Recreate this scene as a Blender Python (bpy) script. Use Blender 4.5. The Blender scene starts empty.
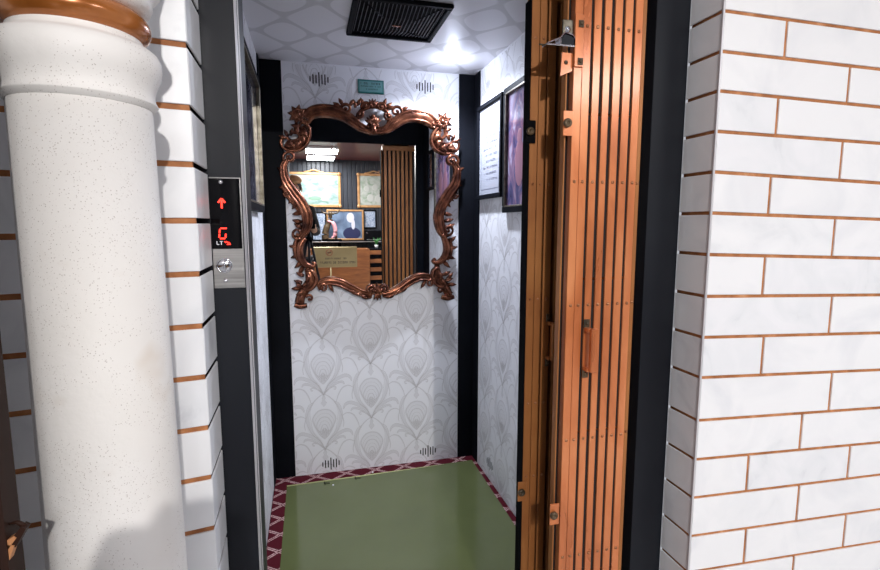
import bpy, math, random
from mathutils import Vector, Matrix
random.seed(7)
PI = math.pi
C = bpy.context.scene.collection
scene = bpy.context.scene
H = 1.358                      # camera height above the floor
CEIL = 2.149                   # lift car ceiling
XL, XR, YB = -.213, .894, 2.70 # lift car left, right and back walls

# ------------------------------------------------------------ survey helper
F = 506.25; PITCH = .1209; YAW = .2526
_cy, _sy, _cp, _sp = math.cos(YAW), math.sin(YAW), math.cos(PITCH), math.sin(PITCH)
def ray(x, y):
    a, b, c = x-440, y-285, F
    X, Z, Y = a, -(_cp*b + _sp*c), (-_sp*b + _cp*c)
    return Vector((_cy*X + _sy*Y, -_sy*X + _cy*Y, Z))
def at(x, y, Y):               # measured point on the vertical plane at depth Y
    r = ray(x, y); r = r*(Y/r.y); return Vector((r.x, r.y, r.z+H))

# ------------------------------------------------------------ materials
def mat(name, col, rough=.5, metal=0, spec=.5, coat=0, emit=None, es=0):
    m = bpy.data.materials.new(name); m.use_nodes = True
    b = m.node_tree.nodes['Principled BSDF']
    b.inputs['Base Color'].default_value = (*col, 1)
    b.inputs['Roughness'].default_value = rough
    b.inputs['Metallic'].default_value = metal
    b.inputs['Specular IOR Level'].default_value = spec
    b.inputs['Coat Weight'].default_value = coat
    if emit:
        b.inputs['Emission Color'].default_value = (*emit, 1)
        b.inputs['Emission Strength'].default_value = es
    return m
def nodes(m): return m.node_tree.nodes, m.node_tree.links, m.node_tree.nodes['Principled BSDF']
def ramp(N, stops):
    r = N.new('ShaderNodeValToRGB'); e = r.color_ramp.elements
    while len(e) < len(stops): e.new(.5)
    for i, (p, c) in enumerate(stops):
        e[i].position = p; e[i].color = (*c, 1) if len(c) == 3 else c
    return r
def noisy(name, stops, scale=5, rough=.5, metal=0, detail=6, bump=0, bscale=40, coord='Object', stretch=(1,1,1), dist=0, spec=.5, coat=0, rvar=None):
    m = mat(name, (1,1,1), rough, metal, spec, coat); N, L, b = nodes(m)
    tc = N.new('ShaderNodeTexCoord'); mp = N.new('ShaderNodeMapping'); mp.inputs['Scale'].default_value = stretch
    L.new(tc.outputs[coord], mp.inputs[0])
    n = N.new('ShaderNodeTexNoise'); n.inputs['Scale'].default_value = scale; n.inputs['Detail'].default_value = detail
    n.inputs['Distortion'].default_value = dist
    L.new(mp.outputs[0], n.inputs['Vector'])
    r = ramp(N, stops); L.new(n.outputs['Fac'], r.inputs[0]); L.new(r.outputs[0], b.inputs['Base Color'])
    if bump:
        n2 = N.new('ShaderNodeTexNoise'); n2.inputs['Scale'].default_value = bscale; n2.inputs['Detail'].default_value = 4
        L.new(mp.outputs[0], n2.inputs['Vector'])
        bp = N.new('ShaderNodeBump'); bp.inputs['Strength'].default_value = bump; bp.inputs['Distance'].default_value = .002
        L.new(n2.outputs['Fac'], bp.inputs['Height']); L.new(bp.outputs[0], b.inputs['Normal'])
    if rvar:
        r2 = ramp(N, [(.3, (rvar[0],)*3), (.7, (rvar[1],)*3)]); L.new(n.outputs['Fac'], r2.inputs[0]); L.new(r2.outputs[0], b.inputs['Roughness'])
    return m

M = {}
M['marble_a'] = noisy('white_marble', [(.22,(.74,.75,.77)),(.40,(.83,.835,.85)),(.6,(.87,.87,.88))], 7, .38, detail=8, dist=1.6, bump=.1, bscale=60)
M['marble_b'] = noisy('pale_veined_marble', [(.25,(.64,.65,.68)),(.40,(.79,.80,.82)),(.6,(.84,.84,.86))], 6, .36, detail=7, dist=1.6)
M['marble_c'] = noisy('bright_marble', [(.2,(.74,.75,.78)),(.5,(.86,.86,.87))], 5, .4, detail=6, dist=1)
M['mortar'] = noisy('rust_mortar', [(.3,(.30,.10,.025)),(.6,(.50,.20,.07)),(.8,(.62,.32,.16))], 30, .7, bump=.4, bscale=90)
M['mortar_dark'] = noisy('brown_mortar', [(.3,(.16,.055,.02)),(.7,(.30,.12,.045))], 30, .75)
M['trim_metal'] = mat('edge_trim', (.62,.60,.62), .35, .3)
M['black'] = noisy('black_laminate', [(.3,(.005,.0055,.008)),(.7,(.008,.009,.012))], 3, .5, spec=.04)
M['jamb'] = noisy('charcoal_powder_coat', [(.3,(.008,.009,.013)),(.7,(.012,.014,.019))], 2.5, .42, spec=.22, rvar=(.36,.5))
M['matte_black'] = mat('matte_black', (.005,.005,.006), .8, spec=.04)
M['chrome'] = mat('chrome', (.75,.76,.8), .12, 1)
M['steel'] = noisy('brushed_steel', [(.3,(.36,.35,.34)),(.7,(.50,.49,.48))], 4, .33, .95, stretch=(1,1,60), rvar=(.28,.42))
M['paper'] = mat('wallpaper_ground', (.84,.84,.87), .55)
M['paper_band'] = mat('wallpaper_band', (.735,.73,.755), .5)
M['paper_fill'] = mat('wallpaper_fill', (.79,.788,.815), .5)
M['paper_line'] = mat('wallpaper_line', (.52,.50,.50), .5)
M['mirror'] = mat('mirror_glass', (.86,.87,.87), 0.0, 1)
M['red_led'] = mat('red_led', (.9,.02,.01), .5, emit=(1,.03,.015), es=3.2)
M['white_print'] = mat('white_print', (.8,.8,.85), .5)
M['display'] = mat('display_glass', (.003,.003,.004), .08, spec=.2)
M['white'] = mat('white_paint', (.8,.8,.8), .5)
M['black_print'] = mat('black_print', (.02,.02,.025), .6)
M['grey_print'] = mat('grey_print', (.12,.12,.16), .6)
M['skin'] = noisy('skin', [(.3,(.42,.22,.14)),(.7,(.52,.29,.19))], 6, .5)
M['cloth_black'] = noisy('black_cloth', [(.3,(.008,.008,.01)),(.7,(.018,.018,.022))], 20, .85)
M['trousers'] = noisy('dark_trousers', [(.3,(.012,.014,.02)),(.7,(.02,.024,.03))], 20, .85)
M['hair'] = mat('dark_hair', (.01,.008,.007), .6)
M['cap'] = noisy('tan_cloth', [(.3,(.50,.27,.12)),(.7,(.62,.36,.18))], 30, .8)
M['slat'] = mat('grey_slat', (.085,.09,.115), .4)
M['rubber'] = mat('rubber', (.02,.02,.02), .8)

# stone of the column: speckled
def column_stone():
    m = noisy('speckled_stone', [(.3,(.77,.745,.71)),(.65,(.84,.82,.80))], 4, .62, bump=.35, bscale=70)
    N, L, b = nodes(m)
    tc = N.new('ShaderNodeTexCoord')
    v = N.new('ShaderNodeTexVoronoi'); v.inputs['Scale'].default_value = 400; L.new(tc.outputs['Object'], v.inputs['Vector'])
    n = N.new('ShaderNodeTexNoise'); n.inputs['Scale'].default_value = 14; L.new(tc.outputs['Object'], n.inputs['Vector'])
    n3 = N.new('ShaderNodeTexWhiteNoise'); L.new(v.outputs['Position'], n3.inputs['Vector'])
    a = N.new('ShaderNodeMath'); a.operation = 'MULTIPLY'; a.inputs[1].default_value = .3; L.new(n3.outputs['Value'], a.inputs[0])
    c = N.new('ShaderNodeMath'); c.operation = 'LESS_THAN'; L.new(v.outputs['Distance'], c.inputs[0]); L.new(a.outputs[0], c.inputs[1])
    g = N.new('ShaderNodeMath'); g.operation = 'GREATER_THAN'; g.inputs[1].default_value = .44; L.new(n.outputs['Fac'], g.inputs[0])
    mul = N.new('ShaderNodeMath'); mul.operation = 'MULTIPLY'; L.new(c.outputs[0], mul.inputs[0]); L.new(g.outputs[0], mul.inputs[1])
    mix = N.new('ShaderNodeMix'); mix.data_type = 'RGBA'
    src = b.inputs['Base Color'].links[0].from_socket
    L.new(mul.outputs[0], mix.inputs['Factor']); L.new(src, mix.inputs[6]); mix.inputs[7].default_value = (.52,.48,.45,1)
    # a few buff weather stains
    s = N.new('ShaderNodeTexNoise'); s.inputs['Scale'].default_value = 9; s.inputs['Detail'].default_value = 3; L.new(tc.outputs['Object'], s.inputs['Vector'])
    sr = ramp(N, [(.64,(0,0,0)),(.78,(.5,.5,.5))]); L.new(s.outputs['Fac'], sr.inputs[0])
    mix2 = N.new('ShaderNodeMix'); mix2.data_type = 'RGBA'; L.new(sr.outputs[0], mix2.inputs['Factor'])
    L.new(mix.outputs[2], mix2.inputs[6]); mix2.inputs[7].default_value = (.60,.50,.40,1)
    L.new(mix2.outputs[2], b.inputs['Base Color'])
    return m
M['stone'] = column_stone()
M['copper_band'] = noisy('copper_brown_paint', [(.3,(.26,.075,.012)),(.55,(.42,.14,.03)),(.8,(.58,.24,.08))], 12, .24, .35, coat=.4)
M['gate'] = noisy('bronze_gate_metal', [(.3,(.48,.130,.036)),(.5,(.66,.20,.062)),(.72,(.80,.30,.115))], 9, .30, .35, stretch=(1,1,.35), bump=.12, bscale=120, rvar=(.26,.38), dist=.8)
M['gate'].node_tree.nodes['Principled BSDF'].inputs['Coat Weight'].default_value = .6
M['gate'].node_tree.nodes['Principled BSDF'].inputs['Coat Roughness'].default_value = .16
M['gate_dark'] = noisy('shaded_bronze_metal', [(.3,(.29,.098,.026)),(.7,(.45,.18,.052))], 9, .42, .3, stretch=(1,1,.35), dist=.8)  # gate bronze toned down for the dimmer-lit car gate and recessed bars
M['gate_shadow'] = mat('gate_gap_shade', (.008,.004,.003), .8)  # near-black, puts shade into the gaps between the pickets
M['rivet'] = noisy('rivet_bronze', [(.3,(.30,.12,.05)),(.7,(.5,.24,.12))], 40, .3, .8)
M['mirror_frame'] = noisy('copper_bronze_carving', [(.3,(.035,.010,.006)),(.5,(.13,.042,.022)),(.72,(.30,.115,.06))], 22, .27, .75, bump=.25, bscale=60)
M['mat_green'] = noisy('green_linoleum', [(.3,(.098,.114,.044)),(.7,(.116,.134,.054))], 3, .13, spec=.6)
M['mat_edge'] = mat('mat_edge', (.42,.42,.18), .5)
M['gold'] = noisy('gilt_frame', [(.3,(.50,.25,.10)),(.7,(.70,.40,.18))], 14, .4, .5)
M['silver_gilt'] = noisy('antique_silver_gold', [(.3,(.12,.10,.07)),(.7,(.32,.29,.23))], 40, .35, .8)
M['wood'] = noisy('orange_brown_wood', [(.3,(.20,.062,.018)),(.7,(.34,.12,.035))], 5, .35, stretch=(1,1,6), dist=1)
M['wood_dark'] = noisy('dark_stained_wood', [(.3,(.012,.005,.003)),(.7,(.032,.011,.006))], 6, .6, stretch=(4,4,.6), spec=.2)
M['wood_raw'] = noisy('splintered_wood', [(.3,(.42,.17,.06)),(.7,(.62,.30,.14))], 20, .6, stretch=(1,1,.3))
M['maroon'] = noisy('maroon_ceiling', [(.3,(.13,.035,.035)),(.7,(.19,.055,.055))], 3, .35)
M['brass'] = noisy('brass_plate', [(.3,(.30,.23,.11)),(.7,(.38,.30,.15))], 3, .4, .3)
M['leaf'] = mat('leaf_green', (.05,.22,.05), .5)
M['led_panel'] = mat('led_panel', (1,1,1), .5, emit=(.95,.97,1), es=9)
M['bulb'] = mat('led_lamp', (1,1,1), .5, emit=(.80,.86,1), es=60)
M['sign_green'] = mat('teal_sign', (.02,.15,.14), .35)
M['sign_face'] = mat('pale_teal_sign', (.14,.33,.33), .35)

# lattice on the car ceiling
def ceiling_mat():
    m = mat('trellis_ceiling_paper', (1,1,1), .45); N, L, b = nodes(m)
    tc = N.new('ShaderNodeTexCoord'); mp = N.new('ShaderNodeMapping')
    mp.inputs['Location'].default_value = (PI+.069*2*PI/.256, -2.152*2*PI/.326, 0)
    mp.inputs['Scale'].default_value = (2*PI/.256, 2*PI/.326, 1); L.new(tc.outputs['Object'], mp.inputs[0])
    sp = N.new('ShaderNodeSeparateXYZ'); L.new(mp.outputs[0], sp.inputs[0])
    cs = []
    for ax in 'XY':
        c = N.new('ShaderNodeMath'); c.operation = 'COSINE'; L.new(sp.outputs[ax], c.inputs[0]); cs.append(c)
    s = N.new('ShaderNodeMath'); s.operation = 'ADD'; L.new(cs[0].outputs[0], s.inputs[0]); L.new(cs[1].outputs[0], s.inputs[1])
    o = N.new('ShaderNodeMath'); o.operation = 'ADD'; o.inputs[1].default_value = .22; L.new(s.outputs[0], o.inputs[0])
    a = N.new('ShaderNodeMath'); a.operation = 'ABSOLUTE'; L.new(o.outputs[0], a.inputs[0])
    r = ramp(N, [(.22,(.56,.55,.57)),(.33,(.72,.71,.74))]); L.new(a.outputs[0], r.inputs[0]); L.new(r.outputs[0], b.inputs['Base Color'])
    return m
M['car_ceiling'] = ceiling_mat()

def carpet_mat():
    m = mat('burgundy_lattice_carpet', (1,1,1), .95, spec=.1); N, L, b = nodes(m)
    tc = N.new('ShaderNodeTexCoord'); sp = N.new('ShaderNodeSeparateXYZ'); L.new(tc.outputs['Object'], sp.inputs[0])
    def mth(op, a, bb=None):
        n = N.new('ShaderNodeMath'); n.operation = op
        for i, v in enumerate((a, bb)):
            if v is None: continue
            if isinstance(v, (int, float)): n.inputs[i].default_value = v
            else: L.new(v, n.inputs[i])
        return n.outputs[0]
    dist = None
    for s in (1, -1):
        d = mth('ADD', mth('MULTIPLY', sp.outputs['X'], .72), mth('MULTIPLY', sp.outputs['Y'], .95*s))
        f = mth('PINGPONG', mth('MULTIPLY', d, 1/.115), .5)
        dist = f if dist is None else mth('MINIMUM', dist, f)
    band = mth('LESS_THAN', dist, .075)
    core = mth('LESS_THAN', dist, .018)
    n = N.new('ShaderNodeTexNoise'); n.inputs['Scale'].default_value = 260; L.new(tc.outputs['Object'], n.inputs['Vector'])
    dots = mth('GREATER_THAN', n.outputs['Fac'], .46)
    fac = mth('MULTIPLY', mth('SUBTRACT', band, core), mth('ADD', mth('MULTIPLY', dots, .55), .2))
    mix = N.new('ShaderNodeMix'); mix.data_type = 'RGBA'; L.new(fac, mix.inputs['Factor'])
    mix.inputs[6].default_value = (.075,.008,.014,1); mix.inputs[7].default_value = (.72,.48,.46,1)
    L.new(mix.outputs[2], b.inputs['Base Color'])
    n2 = N.new('ShaderNodeBump'); n2.inputs['Strength'].default_value = .4; n2.inputs['Distance'].default_value = .002
    L.new(n.outputs['Fac'], n2.inputs['Height']); L.new(n2.outputs[0], b.inputs['Normal'])
    return m
M['carpet'] = carpet_mat()

def plank_mat():
    m = mat('black_plank_boards', (.03,.033,.042), .35); N, L, b = nodes(m)
    tc = N.new('ShaderNodeTexCoord'); sp = N.new('ShaderNodeSeparateXYZ'); L.new(tc.outputs['Object'], sp.inputs[0])
    mu = N.new('ShaderNodeMath'); mu.operation = 'MULTIPLY'; mu.inputs[1].default_value = 1/.075; L.new(sp.outputs['X'], mu.inputs[0])
    f = N.new('ShaderNodeMath'); f.operation = 'PINGPONG'; f.inputs[1].default_value = .5; L.new(mu.outputs[0], f.inputs[0])
    r = ramp(N, [(0,(.004,.004,.005)),(.08,(.028,.031,.04)),(.5,(.036,.04,.05))]); L.new(f.outputs[0], r.inputs[0]); L.new(r.outputs[0], b.inputs['Base Color'])
    bp = N.new('ShaderNodeBump'); bp.inputs['Distance'].default_value = .006
    r2 = ramp(N, [(0,(0,0,0)),(.1,(1,1,1))]); L.new(f.outputs[0], r2.inputs[0]); L.new(r2.outputs[0], bp.inputs['Height']); L.new(bp.outputs[0], b.inputs['Normal'])
    return m
M['planks'] = plank_mat()

def picture_mat(name, stops, scale, dist=1.5, stretch=(1,1,1), rough=.3, coord='Object'):
    return noisy(name, stops, scale, rough, coord=coord, detail=5, dist=dist, stretch=stretch)
M['pic_land'] = picture_mat('pale_landscape_print', [(.3,(.13,.22,.17)),(.45,(.26,.37,.35)),(.6,(.40,.43,.36)),(.75,(.45,.52,.56))], 4, stretch=(1,1,2.5))
M['pic_group'] = picture_mat('faded_group_print', [(.3,(.22,.30,.20)),(.5,(.42,.44,.38)),(.7,(.55,.55,.50))], 7)
M['pic_blue'] = picture_mat('blue_photo_ground', [(.3,(.10,.14,.22)),(.7,(.25,.34,.46))], 3)
M['pic_collage'] = picture_mat('collage_photo', [(.3,(.06,.09,.16)),(.5,(.35,.42,.55)),(.7,(.75,.76,.8))], 22, 3)
M['pic_violet'] = picture_mat('violet_painting', [(.3,(.03,.03,.08)),(.46,(.085,.075,.17)),(.55,(.19,.11,.18)),(.68,(.34,.32,.45))], 7, 2.5, (1,1,.6), .12)
M['pic_paper'] = mat('certificate_paper', (.36,.37,.42), .12)
M['pic_dark'] = picture_mat('dark_print', [(.35,(.02,.02,.03)),(.55,(.10,.10,.14)),(.7,(.25,.24,.28))], 6, 2, (1,1,1), .06)
M['pink'] = mat('pink_glaze', (.75,.35,.38), .4); M['figure_dark'] = noisy('dark_bronze_figure', [(.3,(.03,.025,.015)),(.7,(.16,.10,.05))], 20, .4, .3)
M['suit'] = mat('navy_print', (.02,.025,.08), .4); M['pale_skin'] = mat('pale_print', (.62,.60,.68), .4)

# ------------------------------------------------------------ mesh builder
class MB:
    def __init__(s): s.v = []; s.f = []; s.m = []; s.sm = []
    def add(s, vs, fs, mi=0, smooth=False):
        o = len(s.v); s.v += [tuple(v) for v in vs]
        for f in fs: s.f.append([i+o for i in f]); s.m.append(mi); s.sm.append(smooth)
        return s
    def box(s, x0, x1, y0, y1, z0, z1, mi=0, T=None):
        vs = [Vector((x, y, z)) for x in (x0,x1) for y in (y0,y1) for z in (z0,z1)]
        if T: vs = [T@v for v in vs]
        return s.add(vs, [(0,1,3,2),(4,6,7,5),(0,4,5,1),(2,3,7,6),(0,2,6,4),(1,5,7,3)], mi)
    def cbox(s, x0, x1, y0, y1, z0, z1, b=.002, mi=0, T=None):   # chamfered box
        vs = []
        X=(x0,x1);Y=(y0,y1);Z=(z0,z1)
        idx = {}
        for i in (0,1):
            for j in (0,1):
                for k in (0,1):
                    sx,sy,sz = (1-2*i),(1-2*j),(1-2*k)
                    for a,(dx,dy,dz) in enumerate(((0,1,1),(1,0,1),(1,1,0))):
                        idx[i,j,k,a] = len(vs)
                        vs.append(Vector((X[i]+sx*b*dx, Y[j]+sy*b*dy, Z[k]+sz*b*dz)))
        fs = []
        for i in (0,1): fs.append([idx[i,0,0,0],idx[i,0,1,0],idx[i,1,1,0],idx[i,1,0,0]][::(1 if i==0 else -1)])
        for j in (0,1): fs.append([idx[0,j,0,1],idx[1,j,0,1],idx[1,j,1,1],idx[0,j,1,1]][::(1 if j==0 else -1)])
        for k in (0,1): fs.append([idx[0,0,k,2],idx[0,1,k,2],idx[1,1,k,2],idx[1,0,k,2]][::(1 if k==0 else -1)])
        for j in (0,1):
            for k in (0,1): fs.append([idx[0,j,k,1],idx[1,j,k,1],idx[1,j,k,2],idx[0,j,k,2]])
        for i in (0,1):
            for k in (0,1): fs.append([idx[i,0,k,0],idx[i,1,k,0],idx[i,1,k,2],idx[i,0,k,2]])
        for i in (0,1):
            for j in (0,1): fs.append([idx[i,j,0,0],idx[i,j,1,0],idx[i,j,1,1],idx[i,j,0,1]])
        for i in (0,1):
            for j in (0,1):
                for k in (0,1): fs.append([idx[i,j,k,0],idx[i,j,k,1],idx[i,j,k,2]])
        if T: vs = [T@v for v in vs]
        return s.add(vs, fs, mi)
    def lathe(s, prof, n=48, c=(0,0,0), mi=0, T=None, smooth=True):
        vs = []
        for r, z in prof:
            for k in range(n):
                a = 2*PI*k/n; v = Vector((c[0]+r*math.cos(a), c[1]+r*math.sin(a), c[2]+z)); vs.append(T@v if T else v)
        fs = []
        for i in range(len(prof)-1):
            for k in range(n):
                k2 = (k+1) % n; fs.append((i*n+k, i*n+k2, (i+1)*n+k2, (i+1)*n+k))
        if prof[0][0] > 1e-6: fs.append(list(range(n))[::-1])
        if prof[-1][0] > 1e-6: fs.append([(len(prof)-1)*n+k for k in range(n)])
        return s.add(vs, fs, mi, smooth)
    def ball(s, c, r, n=10, mi=0, sc=(1,1,1), T=None):
        vs = []; fs = []
        for i in range(n+1):
            t = PI*i/n
            for k in range(2*n):
                a = PI*k/n
                v = Vector((c[0]+r*sc[0]*math.sin(t)*math.cos(a), c[1]+r*sc[1]*math.sin(t)*math.sin(a), c[2]+r*sc[2]*math.cos(t)))
                vs.append(T@v if T else v)
        for i in range(n):
            for k in range(2*n):
                k2 = (k+1) % (2*n); fs.append((i*2*n+k, (i+1)*2*n+k, (i+1)*2*n+k2, i*2*n+k2))
        return s.add(vs, fs, mi, True)
    def tube(s, pts, r, n=8, mi=0, flat=None, nrm=Vector((0,-1,0))):
        # sweep; r number or list; flat scales the section along nrm
        pts = [Vector(p) for p in pts]; m = len(pts)
        if not hasattr(r, '__len__'): r = [r]*m
        vs = []
        for i, p in enumerate(pts):
            t = (pts[min(i+1,m-1)] - pts[max(i-1,0)]).normalized()
            if flat is None:
                u = t.cross(Vector((0,0,1)))
                if u.length < .1: u = t.cross(Vector((1,0,0)))
                u.normalize(); w = u.cross(t).normalized(); fl = 1
            else:
                w = nrm.normalized(); u = t.cross(w).normalized(); fl = flat
            for k in range(n):
                a = 2*PI*k/n; vs.append(p + u*(r[i]*math.cos(a)) + w*(r[i]*fl*math.sin(a)))
        fs = [(i*n+k, i*n+(k+1)%n, (i+1)*n+(k+1)%n, (i+1)*n+k) for i in range(m-1) for k in range(n)]
        fs += [list(range(n))[::-1], [(m-1)*n+k for k in range(n)]]
        return s.add(vs, fs, mi, True)
    def poly(s, pts, mi=0): return s.add(pts, [list(range(len(pts)))], mi)
    def build(s, name, mats, parent=None):
        me = bpy.data.meshes.new(name); me.from_pydata(s.v, [], s.f)
        for m in (mats if isinstance(mats, (list, tuple)) else [mats]): me.materials.append(m)
        me.polygons.foreach_set('material_index', s.m); me.polygons.foreach_set('use_smooth', s.sm)
        import bmesh
        bm = bmesh.new(); bm.from_mesh(me); bmesh.ops.recalc_face_normals(bm, faces=bm.faces); bm.to_mesh(me); bm.free()
        me.update()
        o = bpy.data.objects.new(name, me); C.objects.link(o)
        if parent: o.parent = parent; o.matrix_parent_inverse = parent.matrix_basis.inverted()
        return o

def catmull(P, n=6, closed=False):
    P = [tuple(p) for p in P]; out = []; m = len(P); d = len(P[0])
    rng = range(m if closed else m-1)
    for i in rng:
        p0 = P[(i-1) % m] if (closed or i > 0) else P[0]; p1 = P[i]; p2 = P[(i+1) % m]
        p3 = P[(i+2) % m] if (closed or i+2 < m) else P[-1]
        for k in range(n):
            t = k/n
            out.append(tuple(.5*((2*p1[j]) + (-p0[j]+p2[j])*t + (2*p0[j]-5*p1[j]+4*p2[j]-p3[j])*t*t + (-p0[j]+3*p1[j]-3*p2[j]+p3[j])*t**3) for j in range(d)))
    if not closed: out.append(P[-1])
    return out

def tag(o, label, cat, group=None, kind=None):
    o['label'] = label; o['category'] = cat
    if group: o['group'] = group
    if kind: o['kind'] = kind
    return o
def thing(name, loc, label, cat, group=None):
    o = bpy.data.objects.new(name, None); C.objects.link(o); o.location = loc; o.empty_display_size = .1
    return tag(o, label, cat, group)
def struct(o): o['kind'] = 'structure'; return o

# ============================================================ THE LIFT CAR
# --- wallpaper: motif drawn as thin printed ribbons lying on the wall face
def motif():
    bands = []; lines = []
    def sym(pts): return [pts, [(-x, y) for x, y in pts]]
    for k in range(6):                                         # nested peacock arches
        w = 58-9.5*k; t = 226-21*k; b = 62+7*k
        half = catmull([(0,t),(-w*.55,t-10+k),(-w,t-48+3*k),(-w*.85,t-88+8*k),(-w*.42,b+26),(0,b)], 5)
        loop = half + [(-x, y) for x, y in half[::-1]]
        if k == 0: bands.append(('fan', loop, (0,150)))
        if k % 2 == 0 and k < 5:
            bands.append(('ring', loop, 9-k))
        lines.append(('line', loop, .8))
    for q in (catmull([(0,0),(-22,52),(-62,92),(-88,150),(-93,205),(-78,252),(-52,268)], 5),):
        for s in sym(q): lines.append(('line', s, 1.1))
    for q in (catmull([(-6,14),(-30,62),(-58,108),(-66,160),(-72,205),(-66,240),(-54,262)], 5),):
        for s in sym(q): lines.append(('line', s, .9))
    for q in (catmull([(-2,8),(-26,56),(-62,98),(-80,152),(-84,205),(-70,246),(-54,264)], 5),):
        for s in sym(q): bands.append(('wide', s, [3,11,17,17,15,12,3]))
    for q in (catmull([(-3,10),(-27,58),(-62,100),(-80,155),(-84,205),(-72,244),(-56,262)], 5),):
        for s in sym(q): bands.append(('vary', s, [2,6,9,10,9,8,3]))
    for q in (catmull([(0,312),(-30,292),(-62,255),(-84,205),(-100,150),(-97,118)], 5),):   # over-arch
        for s in sym(q): bands.append(('vary', s, [2,5,6,6,4,2])); lines.append(('line', s, .8))
    for q, w in ((catmull([(0,4),(-28,48),(-72,84),(-112,100),(-137,90),(-146,66)], 5), [1,6,12,13,9,2]),
                 (catmull([(0,2),(-30,34),(-66,60),(-96,66),(-108,52)], 5), [1,4,8,8,2]),
                 (catmull([(0,0),(-20,26),(-44,42),(-62,40),(-60,28),(-52,30)], 5), [1,3,5,4,3,2])):
        for s in sym(q):
            bands.append(('vary', s, w)); 
            lines.append(('off', s, w, 1)); lines.append(('off', s, w, -1))
    for s in sym(catmull([(-92,182),(-118,196),(-150,184),(-172,146),(-182,112)], 5)): bands.append(('vary', s, [2,5,6,5,2])); lines.append(('line', s, .7))
    bands.append(('fill', [(0,306),(-9,288),(-5,276),(-15,262),(0,240),(15,262),(5,276),(9,288)]))
    lines.append(('line', [(0,306),(-9,288),(-5,276),(-15,262),(0,240),(15,262),(5,276),(9,288),(0,306)], .8))
    bands.append(('fill', catmull([(0,22),(-10,6),(0,-8),(10,6)], 3, True)))
    return bands, lines
BANDS, LINES = motif()
def lerpw(w, t):
    x = t*(len(w)-1); i = min(int(x), len(w)-2); return w[i]+(w[i+1]-w[i])*(x-i)
def wallpaper(mb, face, u0, u1, z0, z1, ustart, zstart):
    """face(u, z, lift) gives a 3-D point; print the half-drop repeat"""
    pu, pz = .254, .3075
    def inside(p): return u0 < p[0] < u1 and z0 < p[1] < z1
    def ribbon(pts, ws, mi, lift, side=0):
        n = len(pts); L = []; R = []
        for i, p in enumerate(pts):
            a = pts[max(i-1,0)]; b = pts[min(i+1,n-1)]; dx, dy = b[0]-a[0], b[1]-a[1]; d = math.hypot(dx, dy) or 1
            nx, ny = -dy/d, dx/d; w = ws(i/(n-1))
            if side: o = side*w; w = .0005; q = (p[0]+nx*o, p[1]+ny*o)
            else: q = p
            L.append((q[0]+nx*w, q[1]+ny*w)); R.append((q[0]-nx*w, q[1]-ny*w))
        for i in range(n-1):
            quad = (L[i], L[i+1], R[i+1], R[i])
            if all(inside(q) for q in quad): mb.add([face(q[0], q[1], lift) for q in quad], [(0,1,2,3)], mi)
    ci = int((u1-u0)/pu)+3
    for i in range(-2, ci):
        cu = ustart+(i)*pu
        for j in range(-2, int((z1-z0)/pz)+5):
            cz = zstart+j*pz+(pz/2 if i % 2 else 0)
            if cu < u0-.2 or cu > u1+.2: continue
            T = lambda p: (cu+p[0]*.00103, cz+p[1]*.00101)
            k = 0
            for b in BANDS:
                k += 1; lift = .00010+.00001*k
                if b[0] == 'ring': ribbon([T(p) for p in b[1]], lambda t, w=b[2]: w*.0005, 1, lift)
                elif b[0] == 'wide': ribbon([T(p) for p in b[1]], lambda t, w=b[2]: lerpw(w, t)*.0008, 3, lift)
                elif b[0] == 'fan':
                    q = [T(p) for p in b[1]]; c = T(b[2])
                    if all(inside(p) for p in q):
                        for a in range(len(q)): mb.add([face(*c, lift), face(*q[a], lift), face(*q[(a+1) % len(q)], lift)], [(0,1,2)], 3)
                elif b[0] == 'vary': ribbon([T(p) for p in b[1]], lambda t, w=b[2]: lerpw(w, t)*.0007, 1, lift)
                else:
                    q = [T(p) for p in b[1]]
                    if all(inside(p) for p in q):
                        c = (sum(p[0] for p in q)/len(q), sum(p[1] for p in q)/len(q))
                        for a in range(len(q)): mb.add([face(*c, lift), face(*q[a], lift), face(*q[(a+1) % len(q)], lift)], [(0,1,2)], 1)
            for l in LINES:
                if l[0] == 'line': ribbon([T(p) for p in l[1]], lambda t, w=l[2]: w*.00062, 2, .00042)
                else: ribbon([T(p) for p in l[1]], lambda t, w=l[2]: lerpw(w, t)*.0007, 2, .00042, l[3])
PAPER = [M['paper'], M['paper_band'], M['paper_line'], M['paper_fill']]
mb = MB(); mb.box(XL, XR, YB, YB+.03, 0, CEIL)
wallpaper(mb, lambda u, z, l: Vector((u, YB-l, z)), -.107, .801, .004, CEIL-.004, at(321.9,336,YB).x, at(371.5,362.5,YB).z-4*.3075-.15375-.008)
struct(mb.build('wall_back', PAPER))
mb = MB(); mb.box(XR, XR+.03, 1.33, YB+.03, 0, CEIL)
wallpaper(mb, lambda u, z, l: Vector((XR-l, u, z)), 1.56, 2.60, .004, CEIL-.004, 1.99, .11)
struct(mb.build('wall_right', PAPER))
mb = MB(); mb.box(XL-.03, XL, 1.33, YB+.03, 0, CEIL)
wallpaper(mb, lambda u, z, l: Vector((XL+l, u, z)), 1.45, 2.60, .004, CEIL-.004, 1.9, .11)
struct(mb.build('wall_left', PAPER))
# black corner strips
def trim(i, boxes, m=M['black']):
    mb = MB()
    for b in boxes: mb.cbox(*b, b=.001)
    return struct(mb.build('trim_%d' % i, m))
trim(1, [(XL, -.107, YB-.006, YB-.0006, 0, CEIL-.001), (XL+.0006, XL+.006, 2.61, YB-.006, 0, CEIL-.001)])
trim(2, [(.801, XR, YB-.006, YB-.0006, 0, CEIL-.001), (XR-.006, XR-.0006, 2.61, YB-.006, 0, CEIL-.001)])
trim(3, [(XR-.006, XR-.0006, 1.37, 1.55, 0, CEIL-.001)])
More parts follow.
